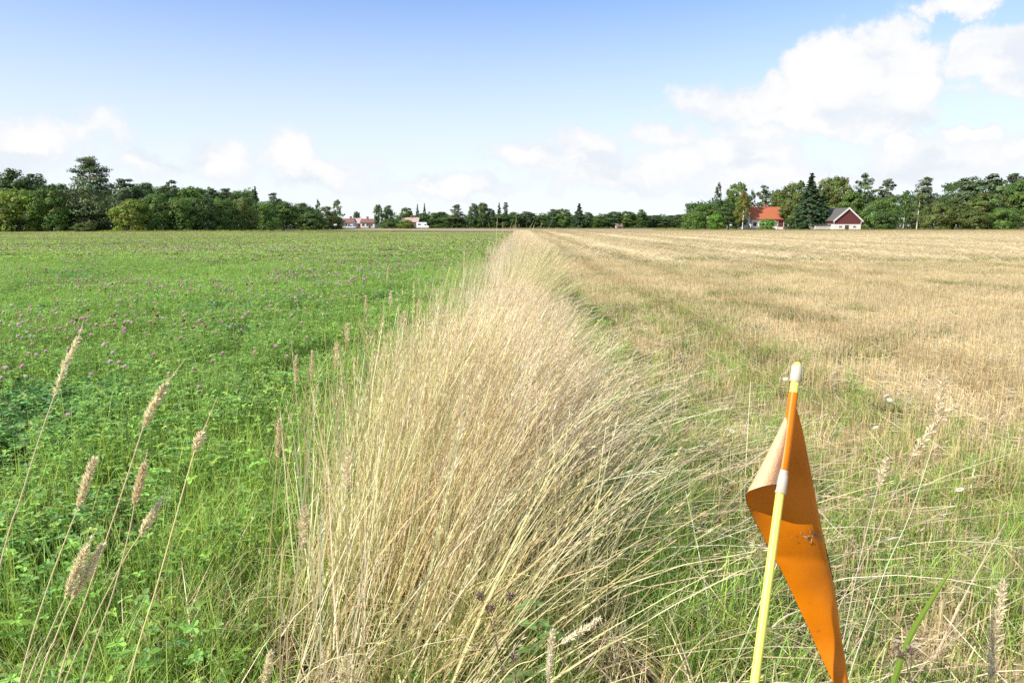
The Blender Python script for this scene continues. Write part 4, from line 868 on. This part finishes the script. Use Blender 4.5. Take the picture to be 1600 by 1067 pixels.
def flag():
    T, B = at_depth(1246.5, 566, 1.05), at_depth(1179, 1067, .93)
    k = T[2] / (T[2] - B[2]); G = T + (B - T) * k; e = empty('marker_flag', (G[0], G[1], 0)); tag(e, 'orange pennant flag folded on a leaning yellow stake', 'flag')
    O = np.array([G[0], G[1], 0.0])
    ax = (G - T) / np.linalg.norm(G - T); per = np.linalg.norm(B - T) / (1067 - 566)
    def on(v):                          # point of the stake seen at height v
        lo, hi = 0.0, 1.0
        for _ in range(40):
            m = (lo + hi) / 2; p = T + (B - T) * m; r = p - [0, 0, CAM_H]; zc = r[1] * CP - r[2] * SP; yc = r[1] * SP + r[2] * CP
            if 533.5 - F * yc / zc < v: lo = m
            else: hi = m
        return T + (B - T) * (lo + hi) / 2
    def local(P): return np.asarray(P) - O
    r0 = .0061
    m = MB(); m.tube(local([T, T + ax * .002, T + ax * .006, G * [1, 1, 1] + ax * .05]), [r0 * .55, r0 * .85, r0, r0], 16); m.build('stake', M['stake'], e, True)
    for va, vb in ((572, 597), (742, 771)):
        a, b = on(va), on(vb); m = MB(); rr = .0082
        m.tube(local([a, a + ax * .0007, b - ax * .0007, b]), [rr * .9, rr, rr, rr * .9], 18); m.build('collar', M['collar'], e, True)
    a, b = on(614), on(737); m = MB(); m.tube(local([a, b]), .0071, 18); m.build('sleeve', M['flag_in'], e, True)
    a, b = on(735), on(742); m = MB(); m.tube(local([a, b]), .0073, 18); m.build('sleeve_end', M['collar'], e, True)
    # cloth: lower edge curls forward to the left and comes back behind the stake; upper edge hangs straight
    dz = lambda v: (on(v) - [0, 0, CAM_H]) @ np.array([0, CP, -SP])
    zs = dz(750)
    low = [(1216, 757, zs - .002), (1204, 757.5, zs - .013), (1190, 760.5, zs - .016), (1177, 765, zs - .010), (1168, 769.5, zs + .004), (1165.5, 776, zs + .020), (1169, 790, zs + .040), (1182, 818, zs + .058), (1204, 860, zs + .070), (1222, 893, zs + .079),
           (1246, 944, zs + .086), (1272, 1001, zs + .082), (1302, 1067, zs + .072), (1325, 1120, zs + .055), (1341, 1158, zs + .04)]
    A = (1240, 623, dz(623) + .004)
    top = [A, (1254, 668, zs + .052), (1264.5, 715, zs + .054), (1275, 765, zs + .056), (1285, 812, zs + .062), (1295, 855, zs + .076), (1303, 890, zs + .086), (1311, 935, zs + .090), (1319, 990, zs + .086), (1329, 1067, zs + .074), (1336, 1120, zs + .057), (1342, 1158, zs + .041)]
    Q = bez([at_depth(*q) for q in low], 90); E = bez([at_depth(*q) for q in top], 90)
    ns, nt_ = 90, 26; s = np.linspace(0, 1, ns); s0 = .40
    grid = np.zeros((ns, nt_, 3))
    tt = np.linspace(0, 1, nt_)
    vdir = np.array([0, CP, -SP])
    for i in range(ns):
        f = max(0, (s[i] - s0) / (1 - s0)) ** 1.0
        j = f * (ns - 1); j0 = min(int(j), ns - 2); a = E[j0] * (1 - (j - j0)) + E[j0 + 1] * (j - j0); b = Q[i]
        if s[i] < s0:                   # along the sleeve the cloth starts at the stake, fanning out of the seam
            pass
        row = a[None] * (1 - tt[:, None]) + b[None] * tt[:, None]
        if f > 0:                       # the free edge turns back a little, the middle sags
            row = row + vdir * (.012 * np.exp(-tt / .10) * min(1, f * 2.2) - .006 * np.sin(tt * PI) * min(1, f * 3))[:, None]
        else:
            row = row + vdir * (-.004 * np.sin(tt * PI))[:, None]
        zc = (row - [0, 0, CAM_H]) @ vdir; yc = (row - [0, 0, CAM_H]) @ np.array([0, SP, CP]); vv = 533.5 - F * yc / zc
        if f > 0:                       # old crease across the cloth and soft dents
            row = row + vdir * (.0045 * np.exp(-np.abs(vv - 878 + 8 * tt) / 13) + .0022 * np.sin(vv / 23 + 2 * tt) * np.sin(tt * PI) + .0030 * np.exp(-((vv - 985 - 30 * tt) / 26) ** 2))[:, None]
        grid[i] = row
    # the upper edge strip between sleeve top and first hanging row is filled by the fan from A
    V = grid.reshape(-1, 3); I = np.arange(ns * nt_).reshape(ns, nt_)
    Fq = np.stack([I[:-1, :-1], I[1:, :-1], I[1:, 1:], I[:-1, 1:]], -1).reshape(-1, 4)
    du = np.gradient(grid, axis=0); dv = np.gradient(grid, axis=1); nr = np.cross(du, dv); nr /= np.linalg.norm(nr, axis=2)[..., None] + 1e-9
    nr[:, 0] = nr[:, 1]
    th = .0008
    front = local(V + nr.reshape(-1, 3) * th / 2); back = local(V - nr.reshape(-1, 3) * th / 2); n = len(V)
    cloth = MB(); cloth.add(np.vstack([front, back]), Fq, mat=FLAG_SIDE[0]); cloth.add(np.vstack([front, back]), Fq[:, ::-1] + n, mat=FLAG_SIDE[1])
    for loop in (I[:, 0], I[:, -1], I[-1, :]):
        q = np.stack([loop[:-1], loop[1:], loop[1:] + n, loop[:-1] + n], 1); cloth.add(np.vstack([front, back]), q, mat=0)
    c = cloth.build('pennant', [M['flag_in'], M['flag_out']], e, True)
    h = MB()
    edge = local(grid[:, -1]); rag = np.random.default_rng(4)
    for i in range(0, ns - 1): 
        if i > 22: h.tube([edge[i], edge[i] * .45 + edge[i + 1] * .55], .0007, 5)
        else: h.tube([edge[i], edge[i + 1]], .0006, 5, cap=False)
    h.build('edge_stitching', M['hem'], c)
    h = MB(); h.tube(local(E[:62]) + vdir * .012, .0007, 5); h.build('edge_seam', M['hem'], c)
    # dry bits of grass stuck on the cloth
    rg = np.random.default_rng(8); m = MB(); t0 = at_depth(1272, 836, zs + .060)
    for i in range(34):
        p = at_depth(1272 + rg.normal(0, 12), 838 + rg.normal(0, 5) , zs + .060 - rg.uniform(0, .006)) ; q = rg.normal(0, 1, 3); q /= np.linalg.norm(q); m.tube([p - q * .004 - t0, p + q * .004 - t0], .0006, 4, C=jitter(rg, 1, (.45, .33, .18))[0])
    tag(m.build('dry_grass_scrap', M['dry'], loc=t0), 'crumbs of dry grass stuck on the orange pennant', 'plant scrap')
FLAG_SIDE = (1, 0)
flag()

# ------------------------------------------------------------------ single stalks one can point at
def spike(mb, rng, P, rad, n, colr, l=.006, ragged=.3):
    """dense cylindrical seed head of many small husks along the path P"""
    P = np.asarray(P); k = len(P); T = np.gradient(P, axis=0); T /= np.linalg.norm(T, axis=1)[:, None]
    t = rng.random(n); i = t * (k - 1); i0 = np.minimum(i.astype(int), k - 2); f = (i - i0)[:, None]
    c = P[i0] * (1 - f) + P[i0 + 1] * f; ax = T[i0]
    o = rng.normal(0, 1, (n, 3)); o -= ax * np.sum(o * ax, 1)[:, None]; o /= np.linalg.norm(o, axis=1)[:, None]
    prof = np.sin(np.clip(t, .03, .97) * PI) ** .45; rr = rad * prof * rng.uniform(.35, 1.0 + ragged, n)
    dirv = o * .8 + ax * .75 + rng.normal(0, .2, (n, 3)); dirv /= np.linalg.norm(dirv, axis=1)[:, None]
    w = np.cross(dirv, o + rng.normal(0, .4, (n, 3))); w /= np.linalg.norm(w, axis=1)[:, None] + 1e-9
    quads_at(mb, c + o * rr[:, None], w * (l * .20), dirv * (l * rng.uniform(.6, 1.2, n))[:, None], jitter(rng, n, colr, .12, .04))
sid = [0]
def stalk(name, label, cat, path, depth, head, r=.0013, hr=.0055, n=520, tip=None, ragged=.3, group=None, col=(.80, .68, .43), hcol=(.90, .80, .57), core=True, l=.0062):
    """path, head: pixels of stem and seed head; depth: metres (one value or start and end)"""
    sid[0] += 1; rng = np.random.default_rng(900 + sid[0])
    d0, d1 = depth if isinstance(depth, tuple) else (depth, depth)
    pts = list(path) + list(head); zz = np.linspace(d0, d1, len(pts)); W = np.array([at_depth(u, v, z) for (u, v), z in zip(pts, zz)])
    S = W[:len(path) + 1]
    g = S[0] + (S[0] - S[1]) / max(1e-6, (S[1] - S[0])[2]) * S[0][2] * .85; g[2] = 0.0       # down to the ground below the frame
    g[:2] = S[0][:2] + np.clip(g[:2] - S[0][:2], -.35, .35); g = g * [1, 1, 0]
    mid = (g + S[0]) / 2 + np.array([0.0, 0, .0])
    stem = bez(np.vstack([[g], [mid], S]), 26) if S[0][2] > .1 else bez(np.vstack([[g], S[1:]]), 22)
    e = empty(name, g); tag(e, label, cat, group)
    m = MB(); m.tube(stem - g, np.linspace(r, r * .6, len(stem)), 6, C=jitter(rng, 1, col, .06)[0]); m.build('stem', M['dry'], e, True)
    H = bez(np.array([at_depth(u, v, d1) for u, v in head]), 14); m = MB()
    if core: m.tube(H - g, hr * .45 * np.sin(np.linspace(.25, 2.9, 14)), 7, C=np.array(hcol) * .9)
    spike(m, rng, H - g, hr, n, hcol, l, ragged); m.build('seed_head', M['dry'], e)
    if tip:
        Tp = bez(np.array([at_depth(u, v, d1) for u, v in [head[-2] if len(head) > 1 else head[-1], head[-1], tip]]), 10)[4:]; m = MB()
        m.tube(Tp - g, np.linspace(.0009, .0003, len(Tp)), 5, C=np.array(col)); spike(m, rng, Tp[:4] - g, .0018, 24, hcol, .004); m.build('bare_tip', M['dry'], e)
    return e
TG = 'timothy stalks at the lower left'
stalk('timothy_grass', 'leftmost tall timothy stalk, its ragged head nearly shed', 'grass stalk', [(0, 882), (30, 785), (58, 695)], 1.02, [(84, 620), (98, 580), (112, 548), (122, 528)], hr=.0034, n=260, tip=(130, 501), group=TG)
stalk('timothy_grass', 'timothy stalk with a thick forked head over the clover', 'grass stalk', [(30, 1067), (70, 930), (104, 838)], 1.05, [(122, 792), (131, 765), (139, 740), (148, 714)], hr=.0047, n=620, group=TG)
stalk('timothy_grass', 'tall timothy stalk with a long bare tip pointing right', 'grass stalk', [(90, 1067), (130, 945), (182, 795)], 1.0, [(224, 666), (235, 643), (246, 622), (258, 602)], hr=.0042, n=430, tip=(291, 559), group=TG)
stalk('timothy_grass', 'timothy stalk with a neat closed cylindrical head', 'grass stalk', [(128, 1067), (172, 940), (200, 838)], 1.04, [(210, 788), (215, 765), (220, 745), (225, 727)], hr=.0046, n=560, tip=(231, 700), ragged=.1, group=TG, hcol=(.84, .72, .50))
stalk('timothy_grass', 'timothy stalk with a short head leaning far right', 'grass stalk', [(100, 1067), (150, 960), (195, 872)], 1.06, [(220, 834), (230, 818), (239, 804), (248, 788)], hr=.0047, n=380, tip=(269, 759), group=TG)
stalk('timothy_grass', 'rightmost timothy stalk with only a small tuft left', 'grass stalk', [(200, 1067), (245, 915), (285, 770)], 1.0, [(304, 704), (308, 694), (312, 685), (316, 676)], hr=.0050, n=200, tip=(340, 619), group=TG)
stalk('timothy_grass', 'low timothy stalk with a ragged head, left of a crossing pair', 'grass stalk', [(42, 1067), (70, 1005), (92, 955)], .96, [(104, 930), (114, 905), (124, 880), (136, 852)], hr=.0047, n=480, tip=(152, 826), ragged=.5, group=TG)
stalk('timothy_grass', 'low timothy stalk with a ragged head, right of a crossing pair', 'grass stalk', [(60, 1067), (85, 1000), (103, 955)], .97, [(113, 934), (128, 908), (144, 880), (160, 850)], hr=.0045, n=480, ragged=.5, group=TG)
stalk('timothy_grass', 'timothy head poking up at the bottom edge below the dry grass', 'grass stalk', [(405, 1100), (410, 1085)], 1.3, [(413, 1068), (417, 1050), (420, 1035), (424, 1018)], hr=.006, n=460, group='timothy heads at the bottom edge')
stalk('timothy_grass', 'small frayed timothy head low in the dry grass', 'grass stalk', [(526, 1100), (529, 1080)], 1.35, [(531, 1064), (534, 1050), (538, 1036), (543, 1022)], hr=.0055, n=360, group='timothy heads at the bottom edge', ragged=.5)
stalk('timothy_grass', 'upright grey timothy head at the bottom middle', 'grass stalk', [(854, 1100), (855, 1085)], 1.3, [(857, 1068), (859, 1040), (861, 1012), (864, 984)], hr=.0062, n=640, ragged=.1, group='timothy heads at the bottom edge', hcol=(.84, .76, .58))
stalk('timothy_grass', 'timothy head bent low to the right at the bottom middle', 'grass stalk', [(780, 1067), (835, 1030), (865, 1012)], 1.4, [(878, 1004), (897, 992), (917, 980), (938, 965)], hr=.0056, n=560, ragged=.15, hcol=(.86, .77, .57), group='timothy heads at the bottom edge')
CG = 'grass stalks right of the flag'
stalk('cocksfoot_grass', 'tall pale cocksfoot stalk bending right behind the flag', 'grass stalk', [(1315, 940), (1355, 864), (1400, 766)], 1.9, [(1426, 712), (1447, 682), (1469, 655), (1493, 631)], hr=.005, n=220, ragged=1.1, core=False, l=.012, col=(.72, .62, .42), hcol=(.76, .65, .46), group=CG)
stalk('cocksfoot_grass', 'upright pale cocksfoot stalk with its head highest right of the flag', 'grass stalk', [(1334, 1035), (1383, 892), (1421, 807), (1457, 698)], 1.9, [(1463, 668), (1468, 640), (1472, 612), (1474, 588)], hr=.0048, n=200, ragged=1.1, core=False, l=.012, col=(.74, .66, .48), hcol=(.76, .65, .46), group=CG)
stalk('cocksfoot_grass', 'thin pale stalk close behind the flag', 'grass stalk', [(1322, 978), (1345, 869), (1366, 785)], 1.9, [(1373, 758), (1377, 742), (1382, 728), (1387, 715)], hr=.0055, n=130, ragged=1.1, core=False, l=.010, col=(.74, .66, .48), hcol=(.76, .65, .46), group=CG)
stalk('cocksfoot_grass', 'thick woolly grass head in the lower right corner', 'grass stalk', [(1548, 1110), (1548, 1085)], 1.5, [(1548, 1062), (1553, 1010), (1560, 960), (1570, 908)], hr=.0058, n=380, ragged=1.0, core=False, l=.012, hcol=(.76, .65, .46), group=CG)
# tall stalks standing out of the strip's left flank
def strip_stalk(u, v, h, label, lean=.14, hl=.12, hr=.008, n=260):
    sid[0] += 1; rng = np.random.default_rng(900 + sid[0])
    Yc = -(v - 533.5) / F; z = (CAM_H - h) / (SP - Yc * CP); top = at_depth(u, v, z); g = np.array([top[0] - lean - rng.uniform(0, .06), top[1] + rng.normal(0, .08), 0.0])
    P = bez([g, g * .55 + top * .45 + [-.05 * lean, 0, .03], top - np.array([lean * .12, 0, hl]), top], 24)
    e = empty('dry_grass_stalk', g); tag(e, label, 'grass stalk', 'tall stalks on the left flank of the dry strip')
    m = MB(); m.tube(P - g, np.linspace(.0019, .0009, len(P)), 6, C=jitter(rng, 1, (.62, .50, .28), .06)[0]); m.build('stem', M['dry'], e, True)
    Hh = P[-6:]; Hh = bez([P[-1] + (P[-2] - P[-1]) / np.linalg.norm(P[-2] - P[-1]) * hl, P[-1]], 8); m = MB(); spike(m, rng, Hh - g, hr, n, (.80, .68, .48), .010, .6); m.build('seed_head', M['dry'], e)
for a in ((611, 455, 1.02, 'tallest dry stalk standing out over the clover, with a pale plume'), (526, 533, .98, 'dry stalk with a pale drooping plume left of the strip'), (463, 556, .95, 'thin dry stalk with a slim head over the dark green edge'),
          (488, 548, .97, 'slim stalk right beside the thin one over the dark green edge'), (436, 655, .90, 'short dry stalk farthest out to the left of the strip'), (543, 505, 1.0, 'slim dry stalk right of the drooping plume'),
          (572, 462, 1.04, 'tall slim stalk left of the tallest one'), (606, 418, 1.12, 'very thin stalk rising highest over the clover'), (633, 487, .97, 'brown headed stalk right of the tallest one'),
          (781, 369, 1.34, 'tall stalk standing alone left of the tall clump at the end of the strip'), (655, 468, .98, 'stalk leaning right between the tallest one and the strip'), (475, 790, .78, 'low stalk with two pale tufts at the edge of the strip'), (545, 705, .85, 'grey frayed head on the near edge of the strip')):
    strip_stalk(*a, lean=.10 if a[0] != 655 else .2, hr=.009 if 'plume' in a[3] or 'grey' in a[3] or 'tufts' in a[3] else .0045)

# withered thistles and a green one, mayweed, broad blade
M['thistle'] = leaf_mat('withered_head', .1, .8)
def thistle(label, heads, foot, depth, brown=(.16, .105, .07)):
    sid[0] += 1; rng = np.random.default_rng(900 + sid[0]); f = at_depth(*foot, depth); g = f * [1, 1, 0]
    e = empty('withered_thistle', g); tag(e, label, 'thistle', 'withered thistles'); m = MB(); J = at_depth((foot[0] * 2 + heads[0][0]) / 3, (foot[1] + heads[0][1]) / 2, depth)
    m.tube(bez([g, f, J], 8) - g, .0019, 6, C=np.array(brown) * .9)
    for h in heads: m.tube(bez([J, (J + at_depth(*h, depth)) / 2 + [.004, 0, .006], at_depth(*h, depth)], 6) - g, .0013, 5, C=np.array(brown) * .9)
    m.build('stem', M['thistle'], e, True)
    for h in heads:
        c = at_depth(*h, depth) - g; m = MB(); m.tube([c - [0, 0, .011], c - [0, 0, .006], c, c + [0, 0, .006]], [.003, .0075, .008, .005], 8, C=np.array(brown))
        n = 110; d = rng.normal(0, 1, (n, 3)); d[:, 2] = np.abs(d[:, 2]) * .8 - .2; d /= np.linalg.norm(d, axis=1)[:, None]; w = np.cross(d, rng.normal(0, 1, (n, 3))); w /= np.linalg.norm(w, axis=1)[:, None]
        quads_at(m, c + d * .010, w * .0009, d * .0065, np.where(rng.random((n, 1)) < .4, jitter(rng, n, (.42, .34, .25), .2), jitter(rng, n, brown, .25)))
        m.build('seed_head', M['thistle'], e)
thistle('withered thistle with three brown heads at the bottom middle', [(750, 931), (766, 950), (797, 932)], (786, 1067), 1.75)
thistle('single frayed thistle head low at the bottom middle', [(803, 1025)], (806, 1090), 1.7)
thistle('withered thistle with two brown heads right of the flag', [(1408, 1022), (1424, 1016)], (1426, 1090), 1.75, (.13, .09, .065))
M['own_leaf'] = leaf_mat('weed_leaf', .4, .5)
def green_thistle():
    rng = np.random.default_rng(5); f = at_depth(838, 1000, 1.95); g = f * [1, 1, 0]; e = empty('green_thistle', g); tag(e, 'green lobed thistle plant growing at the bottom middle', 'thistle')
    H = f[2] + .12; m = MB(); m.tube([(0, 0, 0), (.01, 0, H * .5), (0, .01, H)], [.004, .003, .002], 6, C=(.13, .24, .05)); m.build('stem', M['own_leaf'], e, True)
    for k in range(13):
        z = H * (.25 + .75 * k / 12); a = k * 2.4 + rng.normal(0, .3); L = .12 * (1.2 - .6 * k / 12) * rng.uniform(.8, 1.1); V = []; n = 7
        for i in range(n + 1):
            t = i / n; c = np.array([math.cos(a) * L * t, math.sin(a) * L * t, z + L * (.35 * t - .55 * t * t)]); wd = L * .17 * math.sin(min(1, t * 1.02 + .06) * PI) ** .6 * (1.25 if i % 2 else .45) + .001
            s = np.array([-math.sin(a), math.cos(a), .25]) * wd; s2 = np.array([math.sin(a), -math.cos(a), .25]) * wd; V += [c + s, c, c + s2]
        Fq = [(3 * i, 3 * i + 1, 3 * i + 4, 3 * i + 3) for i in range(n)] + [(3 * i + 1, 3 * i + 2, 3 * i + 5, 3 * i + 4) for i in range(n)]
        m = MB(); m.add(V, Fq, jitter(rng, 1, (.24, .36, .12), .12)[0]); m.build('leaf', M['own_leaf'], e)
green_thistle()
def broad_blade():
    P = bez([at_depth(1372, 1100, 1.9) * [1, 1, 0], at_depth(1412, 1020, 1.9), at_depth(1458, 935, 1.9), at_depth(1505, 862, 1.9)], 14); g = P[0]
    w = np.sin(np.linspace(.5, PI - .02, 14)) * .010; m = MB(); V = []
    for p, q in zip(P - g, w): V += [p + [-q, 0, .3 * q], p + [0, -.002, 0], p + [q, 0, .3 * q]]
    m.add(V, [(3 * i, 3 * i + 1, 3 * i + 4, 3 * i + 3) for i in range(13)] + [(3 * i + 1, 3 * i + 2, 3 * i + 5, 3 * i + 4) for i in range(13)], (.24, .36, .05))
    e = m.build('grass_blade', M['own_leaf'], loc=g); tag(e, 'single broad yellow-green grass blade leaning right of the flag', 'grass blade')
broad_blade()
def mayweed():
    rng = np.random.default_rng(6); pm = MB(); n = 15
    for k in range(n):
        a = k / n * 6.283; d = np.array([math.cos(a), math.sin(a), .12]); s = np.array([-math.sin(a), math.cos(a), 0])
        pm.add([d * .004, d * .011 + s * .0028, d * .0185 + s * .001, d * .0185 - s * .001, d * .011 - s * .0028], [(0, 1, 2, 3, 4)], (.82, .82, .80))
    dm = MB(); dm.tube([(0, 0, -.002), (0, 0, .002), (0, 0, .0045), (0, 0, .006)], [.0052, .006, .0045, .001], 10, C=(.72, .50, .04)); sm = MB(); sm.tube([(0, 0, -.30), (.01, 0, -.15), (0, 0, 0)], .0012, 5, C=(.12, .22, .05))
    me = [(('petals', pm.mesh('petals', M['petal']))), ('disc', dm.mesh('disc', M['petal'])), ('stem', sm.mesh('stem', M['own_leaf']))]
    spots = [(1455, 757, .22, 'white mayweed flower beside a green clump right of the flag'), (1463, 816, .2, 'white mayweed flower below the other, over the stubble'), (1385, 618, .2, 'white flower at the left of three above the flag tip'), (1394, 612, .2, 'white flower at the right of three in the weeds'),
             (1390, 625, .18, 'lowest white flower of three in the stubble weeds'), (1368, 668, .18, 'lone white flower under the three in the weeds'), (1227, 592, .2, 'small white flower just left of the stake top'), (1143, 673, .2, 'white flower in the grass left of the flag'), (1500, 765, .18, 'small white flower in the stubble near the right edge')]
    for u, v, h, label in spots:
        Yc = -(v - 533.5) / F; z = (CAM_H - h) / (SP - Yc * CP); p = at_depth(u, v, z); e = empty('mayweed', (p[0], p[1], 0), rng.uniform(0, 6)); tag(e, label, 'flower', 'white flowers on the stubble side')
        for nm, m in me:
            o = bpy.data.objects.new(nm, m); COL.objects.link(o); o.parent = e; o.location = (0, 0, h)
            if nm != 'stem': o.rotation_euler = (R(28), rng.normal(0, .15), 0); o.scale = (1.15,) * 3
mayweed()

# ------------------------------------------------------------------ clover blossoms
def blossom(seed, col):
    rng = np.random.default_rng(seed); m = MB(); n = 70; d = rng.normal(0, 1, (n, 3)); d[:, 2] = np.abs(d[:, 2]) * 1.1 - .35; d /= np.linalg.norm(d, axis=1)[:, None]
    w = np.cross(d, rng.normal(0, 1, (n, 3))); w /= np.linalg.norm(w, axis=1)[:, None]
    C = jitter(rng, n, col, .15, .06); C[d[:, 2] < -.1] = C[d[:, 2] < -.1] * np.array([.75, .65, .6])
    quads_at(m, d * [.009, .009, .010], w * .0030, (d + [0, 0, .4]) * .0065, C); m.tube([(0, 0, -.007), (0, 0, 0), (0, 0, .007)], [.004, .008, .003], 7, C=np.array(col) * .7)
    m.tube([(.0, 0, -.34), (.006, 0, -.17), (0, 0, -.006)], [.0012, .0012, .0011], 4, C=(.10, .19, .05))
    return m.mesh('clover_blossom', M['petal'])
bl = [blossom(60, (.84, .60, .67)), blossom(61, (.80, .50, .58)), blossom(62, (.86, .72, .76)), blossom(63, (.36, .15, .11)), blossom(64, (.72, .55, .60))]
def blossoms():
    rng = np.random.default_rng(99)
    n = 9000; Y = 2.0 + 38 * rng.random(n) ** .8; X = sl(LX - .25, Y) - rng.random(n) * (.80 * Y + 1.0)
    nb = smooth_noise(X, Y, 1.6, 71) * .6 + smooth_noise(X, Y, 5, 72) * .4; den = np.interp(Y, [2, 4.0, 6, 8, 14, 40], [.03, .10, .30, .8, 1, .9]) * np.interp(X - sl(LX, Y), [-2.0, -.6], [1, .25])
    ok = rng.random(n) < den * np.clip((nb - .30) * 2.6, 0.05, 1); X, Y = X[ok], Y[ok]; n = len(X); Z = rng.uniform(.33, .46, n)
    k = rng.choice(5, n, p=[.34, .26, .2, .1, .1]); order = np.argsort(Y); infr = np.abs(X / (Y * CP + 1e-6)) < .76
    first = [i for i in order if infr[i]][:300]; fs = set(first); lab = ['fresh pink clover blossom in the green field', 'fresh pink clover blossom in the green field', 'pale pink clover blossom in the green field', 'faded brown clover blossom in the green field', 'whitish clover blossom in the green field']
    grp = ['pink clover blossoms', 'pink clover blossoms', 'pale clover blossoms', 'brown clover blossoms', 'whitish clover blossoms']
    for i in first:
        o = bpy.data.objects.new('clover_blossom', bl[k[i]]); COL.objects.link(o); o.location = (X[i], Y[i], Z[i]); o.rotation_euler = (rng.normal(0, .2), rng.normal(0, .2), rng.uniform(0, 6.28)); s = rng.uniform(1.0, 1.45); o.scale = (s, s, s)
        tag(o, lab[k[i]], 'blossom', grp[k[i]])
    rest = np.array([i for i in range(n) if i not in fs]); m = len(rest)
    # farther out the blossoms melt together
    n2 = 9000; Y2 = 30 + 85 * rng.random(n2); X2 = sl(LX - 1, Y2) - rng.random(n2) * (.85 * Y2); s2 = rng.uniform(1.3, 2.2, n2)
    XX = np.concatenate([X[rest], X2]); YY = np.concatenate([Y[rest], Y2]); ZZ = np.concatenate([Z[rest], rng.uniform(.32, .45, n2)]); SS = np.concatenate([rng.uniform(1.1, 1.6, m), s2]); KK = np.concatenate([k[rest], rng.choice(5, n2, p=[.12, .08, .28, .36, .16])])
    scatter('clover_blossoms_far', np.stack([XX, YY, ZZ], 1), rng.uniform(0, 6.28, m + n2), SS, KK, ones3(m + n2), [bpy.data.objects.new('blossom', q) for q in bl], 'countless pink blossoms farther out in the clover field', 'blossoms')
blossoms()
